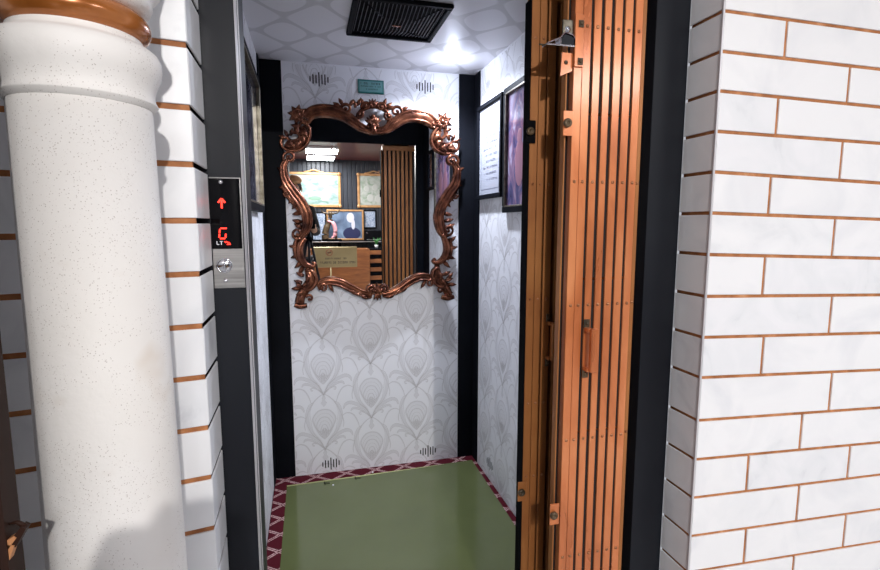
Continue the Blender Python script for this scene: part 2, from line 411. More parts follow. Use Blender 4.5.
# car ceiling
mb = MB(); mb.box(XL-.03, XR+.03, 1.33, YB+.03, CEIL, CEIL+.03)
struct(mb.build('ceiling', M['car_ceiling']))
# car front: header and right return, black
HEAD = 1.966
trim(4, [(XL-.03, XR+.03, 1.33, 1.365, HEAD, CEIL-.0005), (.835, XR+.03, 1.33, 1.365, 0, HEAD), (XL-.03, -.165, 1.33, 1.365, 0, HEAD)])
# car floor and carpet
mb = MB(); mb.box(XL-.03, XR+.03, 1.20, YB+.03, -.05, 0)
struct(mb.build('floor', M['matte_black']))
mb = MB(); mb.cbox(XL+.002, XR-.002, 1.34, YB-.002, .0004, .006, b=.002)
struct(mb.build('floor_carpet', M['carpet']))
# green mat
mt = MB()
P = [(-.150,1.38),(.852,1.38),(.868,2.632),(-.148,2.595)]
def slab(mb, P, z0, z1, mi=0, side_mi=None):
    n = len(P); vs = [(x,y,z0) for x,y in P]+[(x,y,z1) for x,y in P]
    mb.add(vs, [list(range(n))[::-1], [n+i for i in range(n)]], mi)
    mb.add(vs, [(i,(i+1)%n,n+(i+1)%n,n+i) for i in range(n)], side_mi if side_mi is not None else mi)
slab(mt, P, .0064, .0095)
m_ = mt.build('floor_mat', M['mat_green'])
tag(m_, 'glossy olive green mat lying on the burgundy carpet of the lift', 'mat')
ed = MB(); ed.tube([(-.148,2.592,.009),(.3,2.606,.009),(.70,2.622,.009)], [.004,.004,.0015], 6)
ed.build('mat_edge', M['mat_edge'], m_)['label'] = 'yellowish upturned back edge of the mat'
# bits on the mat
def debris(x, y, label, kind):
    mb = MB()
    if kind == 'clip':
        mb.tube([(x,y,.0115),(x+.001,y-.004,.013),(x+.012,y-.006,.013),(x+.030,y-.010,.0115)], .0016, 6)
        mb.tube([(x+.006,y-.02,.0115),(x+.004,y-.004,.013),(x+.004,y+.012,.013)], .0014, 6)
        tag(mb.build('wire_clip', M['matte_black']), label, 'clip', 'small black wire clips on the mat')
    else:
        mb.ball((x,y,.0125), .0045, 6, sc=(1,1.2,.7)); tag(mb.build('pebble', M['white']), label, 'pebble', 'small white pebbles on the mat')
debris(.038, 2.575, 'left of two small black wire clips on the green mat back edge', 'clip')
debris(.198, 2.588, 'right of two small black wire clips on the green mat back edge', 'clip')
debris(.083, 2.540, 'tiny white pebble lying on the green mat in front of the wire clips', 'pebble')
debris(.298, 2.625, 'tiny white pebble on the burgundy carpet behind the green mat', 'pebble')

# vent slots in the wallpapered walls (louvre plates of slots)
def slots(loc, axis, label, flip=1):
    mb = MB(); hs = [.010,.022,.030,.021,.034,.049,.034,.029,.022,.012] if False else [.016,.030,.026,.046,.030,.034,.018]
    for k, h in enumerate(hs):
        u = (k-3)*.0145
        x, y, z = loc
        if axis == 'y': mb.cbox(x+u-.0029, x+u+.0029, y-.0014, y-.0005, z-h*.75, z+h*.75, b=.0004)
        else: mb.cbox(x-.0014 if flip > 0 else x+.0005, x-.0005 if flip > 0 else x+.0014, y+u-.0022, y+u+.0022, z-h*.75, z+h*.75, b=.0004)
    tag(mb.build('vent_slots', M['matte_black']), label, 'vent', 'black vent slots in the wallpapered walls')
p = at(319,79.4,YB); slots(p, 'y', 'black vertical vent slots high on the back wall, left of the teal notice')
p = at(425,87,YB); slots(p, 'y', 'black vertical vent slots high on the back wall, right of the teal notice')
p = at(331,463.5,YB); slots(p, 'y', 'black vertical vent slots low on the back wall, nearer the left corner strip')
p = at(428,451,YB); slots(p, 'y', 'black vertical vent slots low on the back wall, nearer the right corner strip')
slots(Vector((XR, 2.403, .092)), 'x', 'cluster of vent slots low on the right side wall of the lift')

# teal notice
def pseudo_text(mb, x0, x1, z, h, face, mi=0, seed=1, gap=.3):
    rnd = random.Random(seed); x = x0
    while x < x1-h*.4:
        w = h*rnd.uniform(.35,.75)
        if rnd.random() < .17: x += h*.7; continue
        w = min(w, x1-x)
        mb.add([face(x,z-h/2), face(x+w*.3,z-h/2), face(x+w*.3,z+h/2), face(x,z+h/2)], [(0,1,2,3)], mi)
        if rnd.random() < .75: mb.add([face(x,z+h*.22), face(x+w,z+h*.22), face(x+w,z+h/2), face(x,z+h/2)], [(0,1,2,3)], mi)
        if rnd.random() < .6: mb.add([face(x+w*.7,z-h/2), face(x+w,z-h/2), face(x+w,z+h*.3), face(x+w*.7,z+h*.3)], [(0,1,2,3)], mi)
        if rnd.random() < .5: mb.add([face(x,z-h/2), face(x+w,z-h/2), face(x+w,z-h*.25), face(x,z-h*.25)], [(0,1,2,3)], mi)
        x += w+h*gap
t = thing('notice_plate', (.331, YB-.001, 2.05), 'small teal notice plate fixed high on the wallpapered back wall above the mirror', 'sign')
cx, cz = .331, H+.694
mb = MB(); mb.cbox(cx-.066, cx+.066, YB-.006, YB-.0008, cz-.034, cz+.034, b=.001); mb.build('plate', M['sign_green'], t)
mb = MB(); mb.cbox(cx-.059, cx+.059, YB-.0068, YB-.006, cz-.026, cz+.026, b=.0002); mb.build('face', M['sign_face'], t)
mb = MB()
for k, (h, a, b) in enumerate([(.010,-.052,.052),(.006,-.052,.054),(.006,-.034,.036)]):
    pseudo_text(mb, cx+a, cx+b, cz+.015-k*.014, h, lambda x, z: Vector((x, YB-.0072, z)), 0, 5+k)
mb.build('lettering', M['black_print'], t)

# --- downlight
t = thing('downlight', (.698, 2.455, CEIL), 'round glowing ceiling downlight near the back right corner of the lift', 'light')
mb = MB(); mb.lathe([(.030,-.0005),(.040,-.0005),(.041,-.0015),(.038,-.003),(.032,-.003),(.030,-.002)], 32, (.698,2.455,CEIL)); mb.build('trim_ring', M['white'], t)
mb = MB(); mb.lathe([(0.0001,-.016),(.012,-.0150),(.022,-.0115),(.030,-.0055),(.030,-.002),(.0001,-.002)], 32, (.698,2.455,CEIL)); mb.build('lens', M['bulb'], t)

# --- ceiling exhaust grille
gx0, gx1, gy0, gy1 = .175, .537, 1.87, 2.243
t = thing('ceiling_fan_grille', ((gx0+gx1)/2, (gy0+gy1)/2, CEIL), 'square black louvred fan grille on the lift ceiling', 'grille')
mb = MB(); fw = .022; zt, zb = CEIL-.0005, CEIL-.016
mb.cbox(gx0, gx1, gy0, gy0+fw, zb, zt, b=.004); mb.cbox(gx0, gx1, gy1-fw, gy1, zb, zt, b=.004)
mb.cbox(gx0, gx0+fw, gy0+fw, gy1-fw, zb, zt, b=.004); mb.cbox(gx1-fw, gx1, gy0+fw, gy1-fw, zb, zt, b=.004)
mb.build('frame', M['black'], t)
mb = MB(); mb.box(gx0+fw, gx1-fw, gy0+fw, gy1-fw, CEIL-.003, CEIL-.0008); mb.build('backing', M['matte_black'], t)
n = 22; cyy = (gy0+gy1)/2; cxx = (gx0+gx1)/2; hw = (gx1-gx0)/2-fw; hh = (gy1-gy0)/2-fw
for k in range(n):
    x = gx0+fw+(k+.5)*(gx1-gx0-2*fw)/n; e = 1-abs(x-cxx)/hw       # slats follow a low hipped profile
    mb = MB(); pts = []
    y0 = gy0+fw; y1 = gy1-fw; top = CEIL-.005; low = top-.020*min(1, e*1.6)
    pr = [(y0, top), (y0+hh*min(.62, e*.99), low), (y1-hh*min(.62, e*.99), low), (y1, top)]
    vs = []
    for y, z in pr:
        vs += [(x-.0012, y, z), (x+.0012, y, z), (x+.0012, y, z+.003), (x-.0012, y, z+.003)]
    fs = [(i*4+a, i*4+(a+1)%4, (i+1)*4+(a+1)%4, (i+1)*4+a) for i in range(3) for a in range(4)]
    mb.add(vs, fs); mb.build('slat', M['slat'], t)
mb = MB(); mb.cbox(cxx-.018, cxx+.018, cyy-.006, cyy+.006, CEIL-.0285, CEIL-.0262, b=.0006); mb.build('badge', M['chrome'], t)
for sx in (-1, 1):
    for sy in (-1, 1):
        mb = MB(); mb.tube([(cxx+sx*hw, cyy+sy*hh, CEIL-.005), (cxx+sx*hw*.38, cyy+sy*hh*.38, CEIL-.024)], .0025, 6); mb.build('hip_rib', M['black'], t)

# --- pictures on the side walls
def side_picture(name, y0, y1, z0, z1, label, frame_m, pic_m, fw=.022, side='R', depth=.022, inner=None, lines=False):
    s = -1 if side == 'R' else 1; X = XR if side == 'R' else XL
    xa, xb = sorted((X+s*.0008, X+s*depth))
    t = thing(name, (X, (y0+y1)/2, z0), label, 'picture')
    mb = MB()
    mb.cbox(xa, xb, y0, y1, z0, z0+fw, b=.003); mb.cbox(xa, xb, y0, y1, z1-fw, z1, b=.003)
    mb.cbox(xa, xb, y0, y0+fw, z0+fw, z1-fw, b=.003); mb.cbox(xa, xb, y1-fw, y1, z0+fw, z1-fw, b=.003)
    mb.build('frame', frame_m, t)
    pa, pb = sorted((X+s*.001, X+s*(depth*.5)))
    mb = MB(); mb.box(pa, pb, y0+fw, y1-fw, z0+fw, z1-fw); mb.build('print', pic_m, t)
    if inner:
        mb = MB(); iw = .007; ia, ib = sorted((X+s*(depth*.5), X+s*(depth+.001)))
        a0, a1, b0, b1 = y0+fw-iw*.5, y1-fw+iw*.5, z0+fw-iw*.5, z1-fw+iw*.5
        mb.cbox(ia, ib, a0, a1, b0, b0+iw, b=.001); mb.cbox(ia, ib, a0, a1, b1-iw, b1, b=.001)
        mb.cbox(ia, ib, a0, a0+iw, b0, b1, b=.001); mb.cbox(ia, ib, a1-iw, a1, b0, b1, b=.001)
        mb.build('inner_moulding', inner, t)
    if lines:
        mb = MB(); xx = X+s*(depth*.5+.0005)
        fc = lambda u, z: Vector((xx, y1-u, z))
        w = y1-y0
        for q in ((.046,.003),):
            a, tk = q
            for (u0,u1,v0,v1) in ((a,w-a,z0+a,z0+a+tk),(a,w-a,z1-a-tk,z1-a),(a,a+tk,z0+a,z1-a),(w-a-tk,w-a,z0+a,z1-a)):
                mb.add([fc(u0,v0),fc(u1,v0),fc(u1,v1),fc(u0,v1)], [(0,1,2,3)])
        pseudo_text(mb, w*.3, w*.7, z1-.10, .016, fc, 0, 31)
        for k in range(9): pseudo_text(mb, w*.24+.02*(k % 3), w*(.80-.05*(k % 2)), z1-.14-k*.030, .010, fc, 0, 40+k)
        mb.build('lettering', M['grey_print'], t)
    return t
side_picture('certificate_picture', 2.255, 2.607, H+.125, H+.600, 'certificate with rows of text in a plain black frame on the right wall', M['black'], M['pic_paper'], lines=True)
t = side_picture('violet_picture', 1.78, 2.232, H+.050, H+.603, 'violet painting in a dark frame with gold lip, on the right wall nearer the gate', M['black'], M['pic_violet'], inner=M['silver_gilt'], fw=.028)
# painted figures of the violet picture
mauve = mat('mauve_paint', (.28,.14,.19), .2)
for yy in (2.06, 1.94):
    mb = MB(); mb.ball((XR-.0118, yy, H+.26), 1, 8, sc=(.001, .05, .10)); mb.ball((XR-.0118, yy, H+.370), 1, 8, sc=(.001, .026, .034)); mb.build('painted_figure', mauve, t)
t = side_picture('left_picture', 1.72, 2.375, H+.048, H+.603, 'glazed picture in a black and silver beaded frame on the left wall of the lift', M['black'], M['pic_dark'], side='L', inner=M['silver_gilt'], depth=.030, fw=.03)
side_picture('small_black_picture', 1.565, 1.74, H+.245, H+.53, 'small black framed print on the right wall behind the folded gate', M['black'], M['pic_dark'])

# ============================================================ ORNATE MIRROR
YM = YB-.0305
def mp(x, y, w=0.0): v = at(x, y, YM); return Vector((v.x, YM-w, v.z))
mirror = thing('ornate_mirror', (.345, YB-.0005, H-.43), 'large ornate copper coloured rococo mirror hanging on the wallpapered back wall', 'mirror')
outline = [(307,117),(314,112.5),(323,111),(333,112),(343,115.5),(352,121),(360,127.5),(370,131),(382,130),(391,126),(398,120.5),(406,117),(415,116),(425,118),(432,121.5),(436,126),
 (433.5,133),(434,142),(441,151),(450,157),(455,166),(455.5,175),(451.5,185),(445,195),(440.5,206),(438,216),(440,228),(444.5,238),(446,248),(442.5,258),(436,265),(434,275),(430,279),(420,278),(410,281),(400,288.5),(388,293.5),(377,295),(364,293),(352,288),(342,283),(330,281.5),(321,284),(314,280),(309,268),(302,257),(301,247),(305,237),(307.5,226),(307,216),(303,205),(294,193.5),(287,181.5),(284,169),(288,160),(298,151),(306,144),(309,132),(304,124)]
sm = catmull(outline, 3, True)
mb = MB(); n = len(sm); c = mp(370, 205)
fr = [mp(x, y) for x, y in sm]; bk = [v+Vector((0,.004,0)) for v in fr]
mb.add(fr+bk, [list(range(n)), [n+i for i in range(n)][::-1]]+[(i,(i+1)%n,n+(i+1)%n,n+i) for i in range(n)])
mb.build('mirror_glass', M['mirror'], mirror)
mb = MB()
bb = [mp(x, y) for x, y in sm]
mb.add([Vector((v.x, YM+.0045, v.z)) for v in bb]+[Vector((v.x, YB-.0005, v.z)) for v in bb], [list(range(n)), [n+i for i in range(n)][::-1]]+[(i,(i+1)%n,n+(i+1)%n,n+i) for i in range(n)])
mb.build('backing_board', M['wood_dark'], mirror)
K = .0054   # metres per surveyed unit on the mirror plane
def stroke(mb, pts, rad, depth=.006, flat=.75, n=6, sides=10):
    sp = catmull([(x, y, r) for (x, y), r in zip(pts, rad)], n)
    mb.tube([mp(x, y, depth) for x, y, r in sp], [max(.2, r)*K for x, y, r in sp], sides, 0, flat)
def moulded(mb, pts, rad, depth=.004):      # bar with a raised lip on either side and beads down the hollow
    sp = catmull([(x, y, r) for (x, y), r in zip(pts, rad)], 8); m = len(sp)
    mb.tube([mp(x, y, depth) for x, y, r in sp], [r*K for x, y, r in sp], 10, 0, .55)
    for s in (-1, 0, 1):
        if s == 0:
            continue
        q = []
        for i, (x, y, r) in enumerate(sp):
            a = sp[max(i-1,0)]; b = sp[min(i+1,m-1)]; dx, dy = b[0]-a[0], b[1]-a[1]; d = math.hypot(dx, dy) or 1
            q.append((mp(x-dy/d*r*.72*s, y+dx/d*r*.72*s, depth+.010), r*.30*K))
        mb.tube([p for p, r in q], [r for p, r in q], 8, 0, 1)
def beads(mb, pts, r, k, depth=.02):
    sp = catmull(pts, k)
    for x, y in sp: mb.ball(mp(x, y, depth), r*K, 4)
def volute(mb, cx, cy, r0, a0, turns, w0, w1, depth=.010, flip=1):
    pts = []; rad = []; n = int(14*abs(turns))
    for i in range(n+1):
        t = i/n; a = math.radians(a0)+flip*turns*2*PI*t; r = r0*(1-t)**.85+.2
        pts.append((cx+r*math.cos(a), cy+r*math.sin(a))); rad.append(w0+(w1-w0)*t)
    mb.tube([mp(x, y, depth+.008*i/n) for i, (x, y) in enumerate(pts)], [r*K for r in rad], 8, 0, 1)
    mb.ball(mp(cx, cy, depth+.012), w1*1.3*K, 6)
def leaf(mb, x, y, ang, L, w, depth=.012, curl=0):
    a = math.radians(ang); dx, dy = math.cos(a), math.sin(a); pts = []; rr = []
    if L < 9.4: x -= dx*2.4; y -= dy*2.4; L += 3.4; w *= 1.2
    for i in range(7):
        t = i/6; off = curl*t*t*L
        pts.append((x+dx*L*t-dy*off, y+dy*L*t+dx*off)); rr.append(w*math.sin(PI*min(.98, .18+t*.82))+.25)
    mb.tube([mp(px_, py_, depth+.006*math.sin(PI*i/6)) for i, (px_, py_) in enumerate(pts)], [r*K for r in rr], 8, 0, .7)
    mb.tube([mp(px_, py_, depth+.006*math.sin(PI*i/6)+.7*w*K) for i, (px_, py_) in enumerate(pts)], [.28*K]*7, 5, 0, 1)
def rosette(name, x, y, R, n=8, a0=0):
    mb = MB(); mb.ball(mp(x, y, .016), R*.30*K, 8)
    for k in range(n):
        a = a0+360*k/n; leaf(mb, x, y, a, R, R*.24, .010)
    for k in range(n):
        a = math.radians(a0+180/n+360*k/n); mb.ball(mp(x+R*.5*math.cos(a), y+R*.5*math.sin(a), .020), R*.15*K, 5)
    return mb.build(name, M['mirror_frame'], mirror)
# top rail, left and right halves
mb = MB()
moulded(mb, [(306,119),(309.5,114.5),(315,111.8),(323,110.8),(333,111.8),(343,115.2),(352,120.8),(360,127),(371,131)], [5,5.6,6,6.2,6,5.6,4.8,3.8,3])
beads(mb, [(312,113),(323,110.8),(333,111.8),(343,115.2),(352,120.8)], .8, 6, .016)
volute(mb, 308, 119, 4.2, 180, 1.1, 1.3, .8, .012, -1)
moulded(mb, [(371,131.5),(383,130.5),(391,126.5),(398,121),(406,117.2),(415,116.2),(425,118),(431,121.5),(434.5,126)], [3,3.8,4.8,5.4,5.8,6,6,5.2,4])
beads(mb, [(393,124.5),(398,121),(406,117.2),(415,116.2),(427,118.5)], .8, 6, .016)
volute(mb, 432.5, 125, 3.6, 0, 1.1, 1.3, .8, .012, 1)
mb.build('top_rail', M['mirror_frame'], mirror)
rosette('rosette', 297.5, 115, 10, 8, 10); rosette('rosette', 442, 122.5, 10, 8, 20)
# corner C-scrolls
def cscroll(outer, inner_axis, body, name='corner_scroll'):
    mb = MB()
    stroke(mb, outer, [1.0]+[1.4]*(len(outer)-2)+[1.0], .012, 1)
    stroke(mb, inner_axis, body, .004, .45, 6, 12)
    for i in range(1, len(inner_axis)-1):
        x, y = inner_axis[i]; a = inner_axis[i+1]; ang = math.degrees(math.atan2(a[1]-y, a[0]-x))
        leaf(mb, x, y, ang+35, 6, 1.5, .014, .1); leaf(mb, x, y, ang-35, 6, 1.5, .014, -.1); mb.ball(mp(x, y, .02), 1.1*K, 5)
    return mb
mb = cscroll([(298.5,128),(301,123.5),(306,124),(309.7,130),(309,139),(304.5,147),(297,150.8),(288,150.5),(282,146.3),(281.2,140.5),(285,136.5)],
             [(301.5,127),(304,132),(303,138.5),(298,144.5),(291,146),(286,142.5)], [2.6,3.8,4.6,4.8,4.4,3])
stroke(mb, [(297,124),(296.5,131),(299.5,136),(297,140),(291,141),(286.5,137.5)], [2,2.4,1.2,1.2,1.4,1.6], .012)
for x, y, a in ((284,138,200),(287,135,240),(291,134,285),(296,127,200),(295,133,190)): leaf(mb, x, y, a, 4.5, 1.3)
mb.build('corner_scroll', M['mirror_frame'], mirror)
mb = cscroll([(444,130),(441,127),(436.5,129),(432.3,135),(431.4,142.5),(435.3,149.8),(443.5,154),(452,153),(457.3,149),(457.8,144),(454,141.5)],
             [(439.5,130.5),(436.8,136),(437.5,142.5),(442,148),(449,149.3),(454,146.5)], [2.6,3.8,4.6,4.8,4.2,2.8])
stroke(mb, [(444.5,129),(445,135),(441.5,140),(444,144),(449,144.5),(453,141)], [1.8,2.2,1.2,1.2,1.4,1.6], .012)
for x, y, a in ((455,142,-30),(452,139,-60),(448,139,-110),(446,131,-20),(447,136,10)): leaf(mb, x, y, a, 4.5, 1.3)
mb.build('corner_scroll', M['mirror_frame'], mirror)
# side rails
mb = MB()
moulded(mb, [(287,160),(283.5,167),(285.5,180),(293,192),(301.5,203.5),(307,216),(306.8,227),(301.5,236),(296,236)], [2.6,3.2,4.2,4.8,5.2,5.2,4.6,3,1.6])
volute(mb, 289.5, 157.5, 6.4, 150, 1.5, 1.5, .9, .012, 1)
volute(mb, 297.5, 233.5, 5.6, 60, 1.4, 1.4, .9, .012, 1)
stroke(mb, [(305,238),(300,246),(300,256),(305,264),(312,266.5),(315,263.5),(311.5,262.5)], [2.2,3.4,3.6,3.2,2.4,1.6,1.2], .010)
stroke(mb, [(297,238),(295,246),(296.5,256),(300,262)], [1.6,2.2,2.4,1.2], .006)
for x, y, a in ((288,184,150),(291,190,135),(295,196,125),(298,201,120),(302,212,160),(302,222,185),(303,228,200),(300,241,215),(299,247,180),(300,254,150),(302,261,130),(286,172,200),(303,266,110)): leaf(mb, x, y, a, 10, 2.1, .002, .12)
stroke(mb, [(285,178),(284.5,187),(288,195),(294,203),(299,211)], [1.5,2.6,3,2.6,1.4], .002)
volute(mb, 287, 194, 3, 200, 1.1, 1.2, .8, .006, -1)
mb.build('side_rail', M['mirror_frame'], mirror)
mb = MB()
moulded(mb, [(453.5,163),(457,171),(455,184),(447.5,195),(441,207),(438.5,218),(441,230),(446,238)], [2.4,3.2,4.2,4.6,4.9,4.9,4.4,2.6])
volute(mb, 451.5, 161, 6.2, 30, 1.5, 1.5, .9, .012, -1)
volute(mb, 447.5, 230, 5.4, 120, 1.4, 1.4, .9, .012, -1)
stroke(mb, [(442,234),(446,243),(446.5,252),(442.5,259.5),(436.5,263),(433,261),(435.5,258.5)], [2.0,3.4,3.6,3.2,2.4,1.6,1.2], .010)
stroke(mb, [(449,238),(451,246),(450,254),(447,260)], [1.4,2.0,2.2,1.2], .006)
for x, y, a in ((453,182,30),(450,188,45),(447,194,55),(444,200,55),(443,213,20),(444,221,-5),(446,228,-20),(448,242,-30),(448,248,0),(446,255,30),(443,261,50),(455,172,-20)): leaf(mb, x, y, a, 9.5, 2.0, .002, -.12)
stroke(mb, [(456.5,180),(456,188),(452,196),(447,203),(443,211)], [1.5,2.4,2.8,2.4,1.4], .002)
volute(mb, 454.5, 196, 2.8, -20, 1.1, 1.2, .8, .006, 1)
mb.build('side_rail', M['mirror_frame'], mirror)
# lower corner brackets with feet
mb = MB()
stroke(mb, [(305,271),(311,270.5),(316,276),(316,283),(311,289),(305,290)], [1.2,1.4,1.5,1.5,1.4,1], .014, 1)
stroke(mb, [(307,268),(310,275),(310.5,282),(306,288),(301,296),(299.5,303)], [2.6,4.4,5,4.8,4.4,4.6], .004, .6, 6, 12)
stroke(mb, [(294.5,304.5),(300,306),(307,305)], [2.2,2.6,2.2], .010)
volute(mb, 309.5, 298, 3.6, 200, 1.1, 1.4, .8, .012, 1)
for x, y, a in ((302,275,200),(300,282,190),(298,288,170),(302,292,150),(308,277,90),(306,283,120),(303,290,110),(301,297,100),(300,286,220)): leaf(mb, x, y, a, 5.5, 1.6, .012, .1)
mb.build('foot_bracket', M['mirror_frame'], mirror)
mb = MB()
stroke(mb, [(439,268),(434,269),(431.8,275),(433.5,282),(438,286),(444,286)], [1.2,1.4,1.5,1.5,1.4,1], .014, 1)
stroke(mb, [(437,265),(437,273),(439,280),(444,286),(447.5,292),(448,296)], [2.6,4.2,4.8,4.8,4.4,4.4], .004, .6, 6, 12)
stroke(mb, [(441,296.5),(447,298),(453.5,296.5)], [2.2,2.6,2.2], .010)
volute(mb, 440, 290, 3.4, -20, 1.1, 1.4, .8, .012, -1)
for x, y, a in ((444,274,-20),(446,280,-10),(449,284,10),(446,290,30),(440,275,90),(442,281,60),(445,287,70),(448,292,60),(448,277,-40)): leaf(mb, x, y, a, 5.5, 1.6, .012, -.1)
mb.build('foot_bracket', M['mirror_frame'], mirror)
# bottom rail
mb = MB()
moulded(mb, [(321.5,289),(320,285),(324.5,281.5),(333,281),(342,283.5),(352,288.5),(362,293),(372,295)], [2.4,3,3.8,4.2,4.2,4,3.6,2.8])
volute(mb, 323, 287.5, 4.2, 220, 1.2, 1.4, .8, .012, 1)
moulded(mb, [(432,283.5),(432.5,279.5),(427,277),(418,277.3),(409,281.5),(400,288),(391,292.5),(382,294.5)], [2.2,2.8,3.6,4,4,3.8,3.4,2.8])
volute(mb, 430, 283, 4, -40, 1.2, 1.4, .8, .012, -1)
volute(mb, 370, 289.5, 4.6, 20, 1.3, 1.5, .9, .014, -1); volute(mb, 384.5, 289, 4.6, 160, 1.3, 1.5, .9, .014, 1)
for a in (-150,-120,-90,-60,-30): leaf(mb, 377.2, 292, a, 7.5, 1.7, .012)
for a in (120,90,60): leaf(mb, 377.2, 293, a, 6, 1.6, .012)
for x, y, a in ((357,293,20),(352,291,40),(399,291,160),(405,288,140),(364,297,10),(391,296,170),(330,286,60),(424,282,120)): leaf(mb, x, y, a, 6, 1.4, .008)
mb.build('bottom_rail', M['mirror_frame'], mirror)
# crest
mb = MB()
stroke(mb, [(357,118),(360.5,112),(366,108),(373,106.8),(380,108),(386.5,112.5),(389.5,119)], [2,2.2,2.2,2.2,2.2,2.2,2], .010)
stroke(mb, [(357,117),(358.5,124),(363.5,129.5),(370,131.5)], [2,2,2.2,2.4], .010); stroke(mb, [(389.5,118),(387.5,125),(382,129.5),(375,131.5)], [2,2,2.2,2.4], .010)
volute(mb, 346, 109.5, 6.2, 100, 1.5, 1.8, 1, .010, 1); volute(mb, 396, 112, 6.2, 80, 1.5, 1.8, 1, .010, -1)
volute(mb, 359, 115, 4, 300, 1.2, 1.5, .9, .014, 1); volute(mb, 388, 117, 4, 240, 1.2, 1.5, .9, .014, -1)
volute(mb, 365.5, 107, 4.4, 160, 1.4, 1.6, 1, .014, 1); volute(mb, 380.5, 107.5, 4.4, 20, 1.4, 1.6, 1, .014, -1)
for a in (-140,-115,-90,-65,-40): leaf(mb, 372, 107, a, 6.8, 1.5, .014)
for x, y, a, L in ((358,104,-60,5),(355,106,-100,4.5),(362,103,-110,4),(384,104,-70,4.5),(387,107,-40,5),(389,109,-20,5),(338,106,-150,5),(335,107,170,5),(403,110,-30,5),(407,112,-10,6),(410,113,10,5),(341,103,-120,4),(351,104,-60,4)): leaf(mb, x, y, a, L, 1.4, .010)
mb.build('crest', M['mirror_frame'], mirror)
mb = MB()
for a in (-150,-130,-110,-90,-70,-50,-30): leaf(mb, 372.5, 125, a, 9.5, 1.6, .012)
mb.ball(mp(372.5, 117.5, .02), 2.2*K, 8); mb.ball(mp(372.5, 126, .022), 2*K, 8)
for dx in (-5,-2.5,0,2.5,5): mb.ball(mp(372.5+dx, 127.5, .020), 1.1*K, 5)
stroke(mb, [(367,124.5),(372.5,128),(378,125)], [1.6,2,1.6], .012)
leaf(mb, 372.5, 128, 60, 7, 1.6, .016); leaf(mb, 372.5, 128, 110, 6, 1.6, .016)
mb.build('crest_shell', M['mirror_frame'], mirror)

# ============================================================ LANDING WALL
# --- right pier with long white marble tiles
CR = Vector((.961, 1.05, 0)); YR = -.0454
TR = Matrix.Translation(CR) @ Matrix.Rotation(YR, 4, 'Z')     # local: x along face, -y outward
# heights of the courses at the corner and rise of each joint to the right
J = [.496,.4052,.3149,.2209,.1248,.0256,-.0768,-.1818,-.2867,-.3919,-.5061,-.6123,-.7186,-.8271]
J2 = [.4817,.3924,.2994,.2081,.1063,.0109,-.0936,-.1938,-.3002,-.4061,-.5171,-.6210,-.7200,-.8279]   # same joint .5 along
slope = [(b-a)/s for a, b, s in zip(J, J2, [.457,.468,.480,.492,.506,.518,.532,.545,.559,.573,.587,.587,.614,.628])]
heads = [.20,.375] * 0
first = {0:.56,1:.177,2:.376,3:.169,4:.3747,5:.165,6:.3735,7:.166,8:.387,9:.181,10:.411,11:.325,12:.163,13:.336,14:.173,15:.340}
J += [-.9310, -1.034, -1.137, -1.24, -1.343]; slope += [0.0, 0, 0, 0, 0]
top = [.598,.700,.802,.904,1.006,1.108,1.21]
rows = []   # (z_low, s_low, z_high, s_high, first joint)
allz = [(z, -.03) for z in top[::-1]] + list(zip(J, slope))
nt = len(top)
for i in range(len(allz)-1):
    (zh, sh), (zl, sl) = allz[i], allz[i+1]; k = i-nt+1
    rows.append((zl, sl, zh, sh, first.get(k, .17 if k % 2 else .375), k))
def tile_on(mb, T, x0, x1, zl, sl, zh, sh, g=.0043, out=.004, ch=.0012, mi=0, gl=None, gr=None):
    gl = g if gl is None else gl; gr = g if gr is None else gr
    a = [(x0+gl, zl+sl*x0+g), (x1-gr, zl+sl*x1+g), (x1-gr, zh+sh*x1-g), (x0+gl, zh+sh*x0-g)]
    b = [(a[0][0]+ch,a[0][1]+ch),(a[1][0]-ch,a[1][1]+ch),(a[2][0]-ch,a[2][1]-ch),(a[3][0]+ch,a[3][1]-ch)]
    vs = [T@Vector((x, 0, z+H)) for x, z in a]+[T@Vector((x, -out+ch*.6, z+H)) for x, z in a]+[T@Vector((x, -out, z+H)) for x, z in b]
    fs = [(8,9,10,11)]+[(i,(i+1)%4,4+(i+1)%4,4+i) for i in range(4)]+[(4+i,4+(i+1)%4,8+(i+1)%4,8+i) for i in range(4)]
    mb.add(vs, fs, mi)
rnd = random.Random(3)
mb = MB(); LEN = 1.9
T0 = TR@Matrix.Translation((0,.004,0))
# core of the pier
mb.add([T0@Vector(v) for v in ((0,0,0),(LEN,0,0),(LEN,.11,0),(.002,.11,0),(0,0,2.6),(LEN,0,2.6),(LEN,.11,2.6),(.002,.11,2.6))], [(0,1,5,4),(1,2,6,5),(2,3,7,6),(3,0,4,7),(0,3,2,1),(4,5,6,7)], 0)
for zl, sl, zh, sh, f0, k in rows:
    step = .335 if k >= 11 else .405
    xs = [.002, f0]
    while xs[-1] < LEN-.02: xs.append(min(LEN, xs[-1]+step))
    for a, b in zip(xs[:-1], xs[1:]):
        tile_on(mb, T0, a, b, zl, sl, zh, sh, mi=rnd.choice((1,3,3,3,2)) if b-a > .2 else rnd.choice((1,2,3)), gl=.0 if a < .01 else None)
# return face looking across the doorway (its joints fall towards the lift at the top rows)
TRr = Matrix.Translation((.962, 1.052, 0)) @ Matrix.Rotation(-PI/2, 4, 'Z')   # local x runs towards -y, outward is -x
for zl, sl, zh, sh, f0, k in rows:
    tile_on(mb, TRr, -.112, -.001, zl, 0, zh, 0, g=.0043, mi=rnd.choice((1,2,3)), gr=0.0)
mb2 = mb.build('wall_front_right', [M['mortar'], M['marble_a'], M['marble_b'], M['marble_c']]); struct(mb2)
mb = MB(); mb.cbox(-.0045, .0012, -.0015, .004, 0, 2.55, b=.0008, T=TR); struct(mb.build('trim_5', M['trim_metal']))

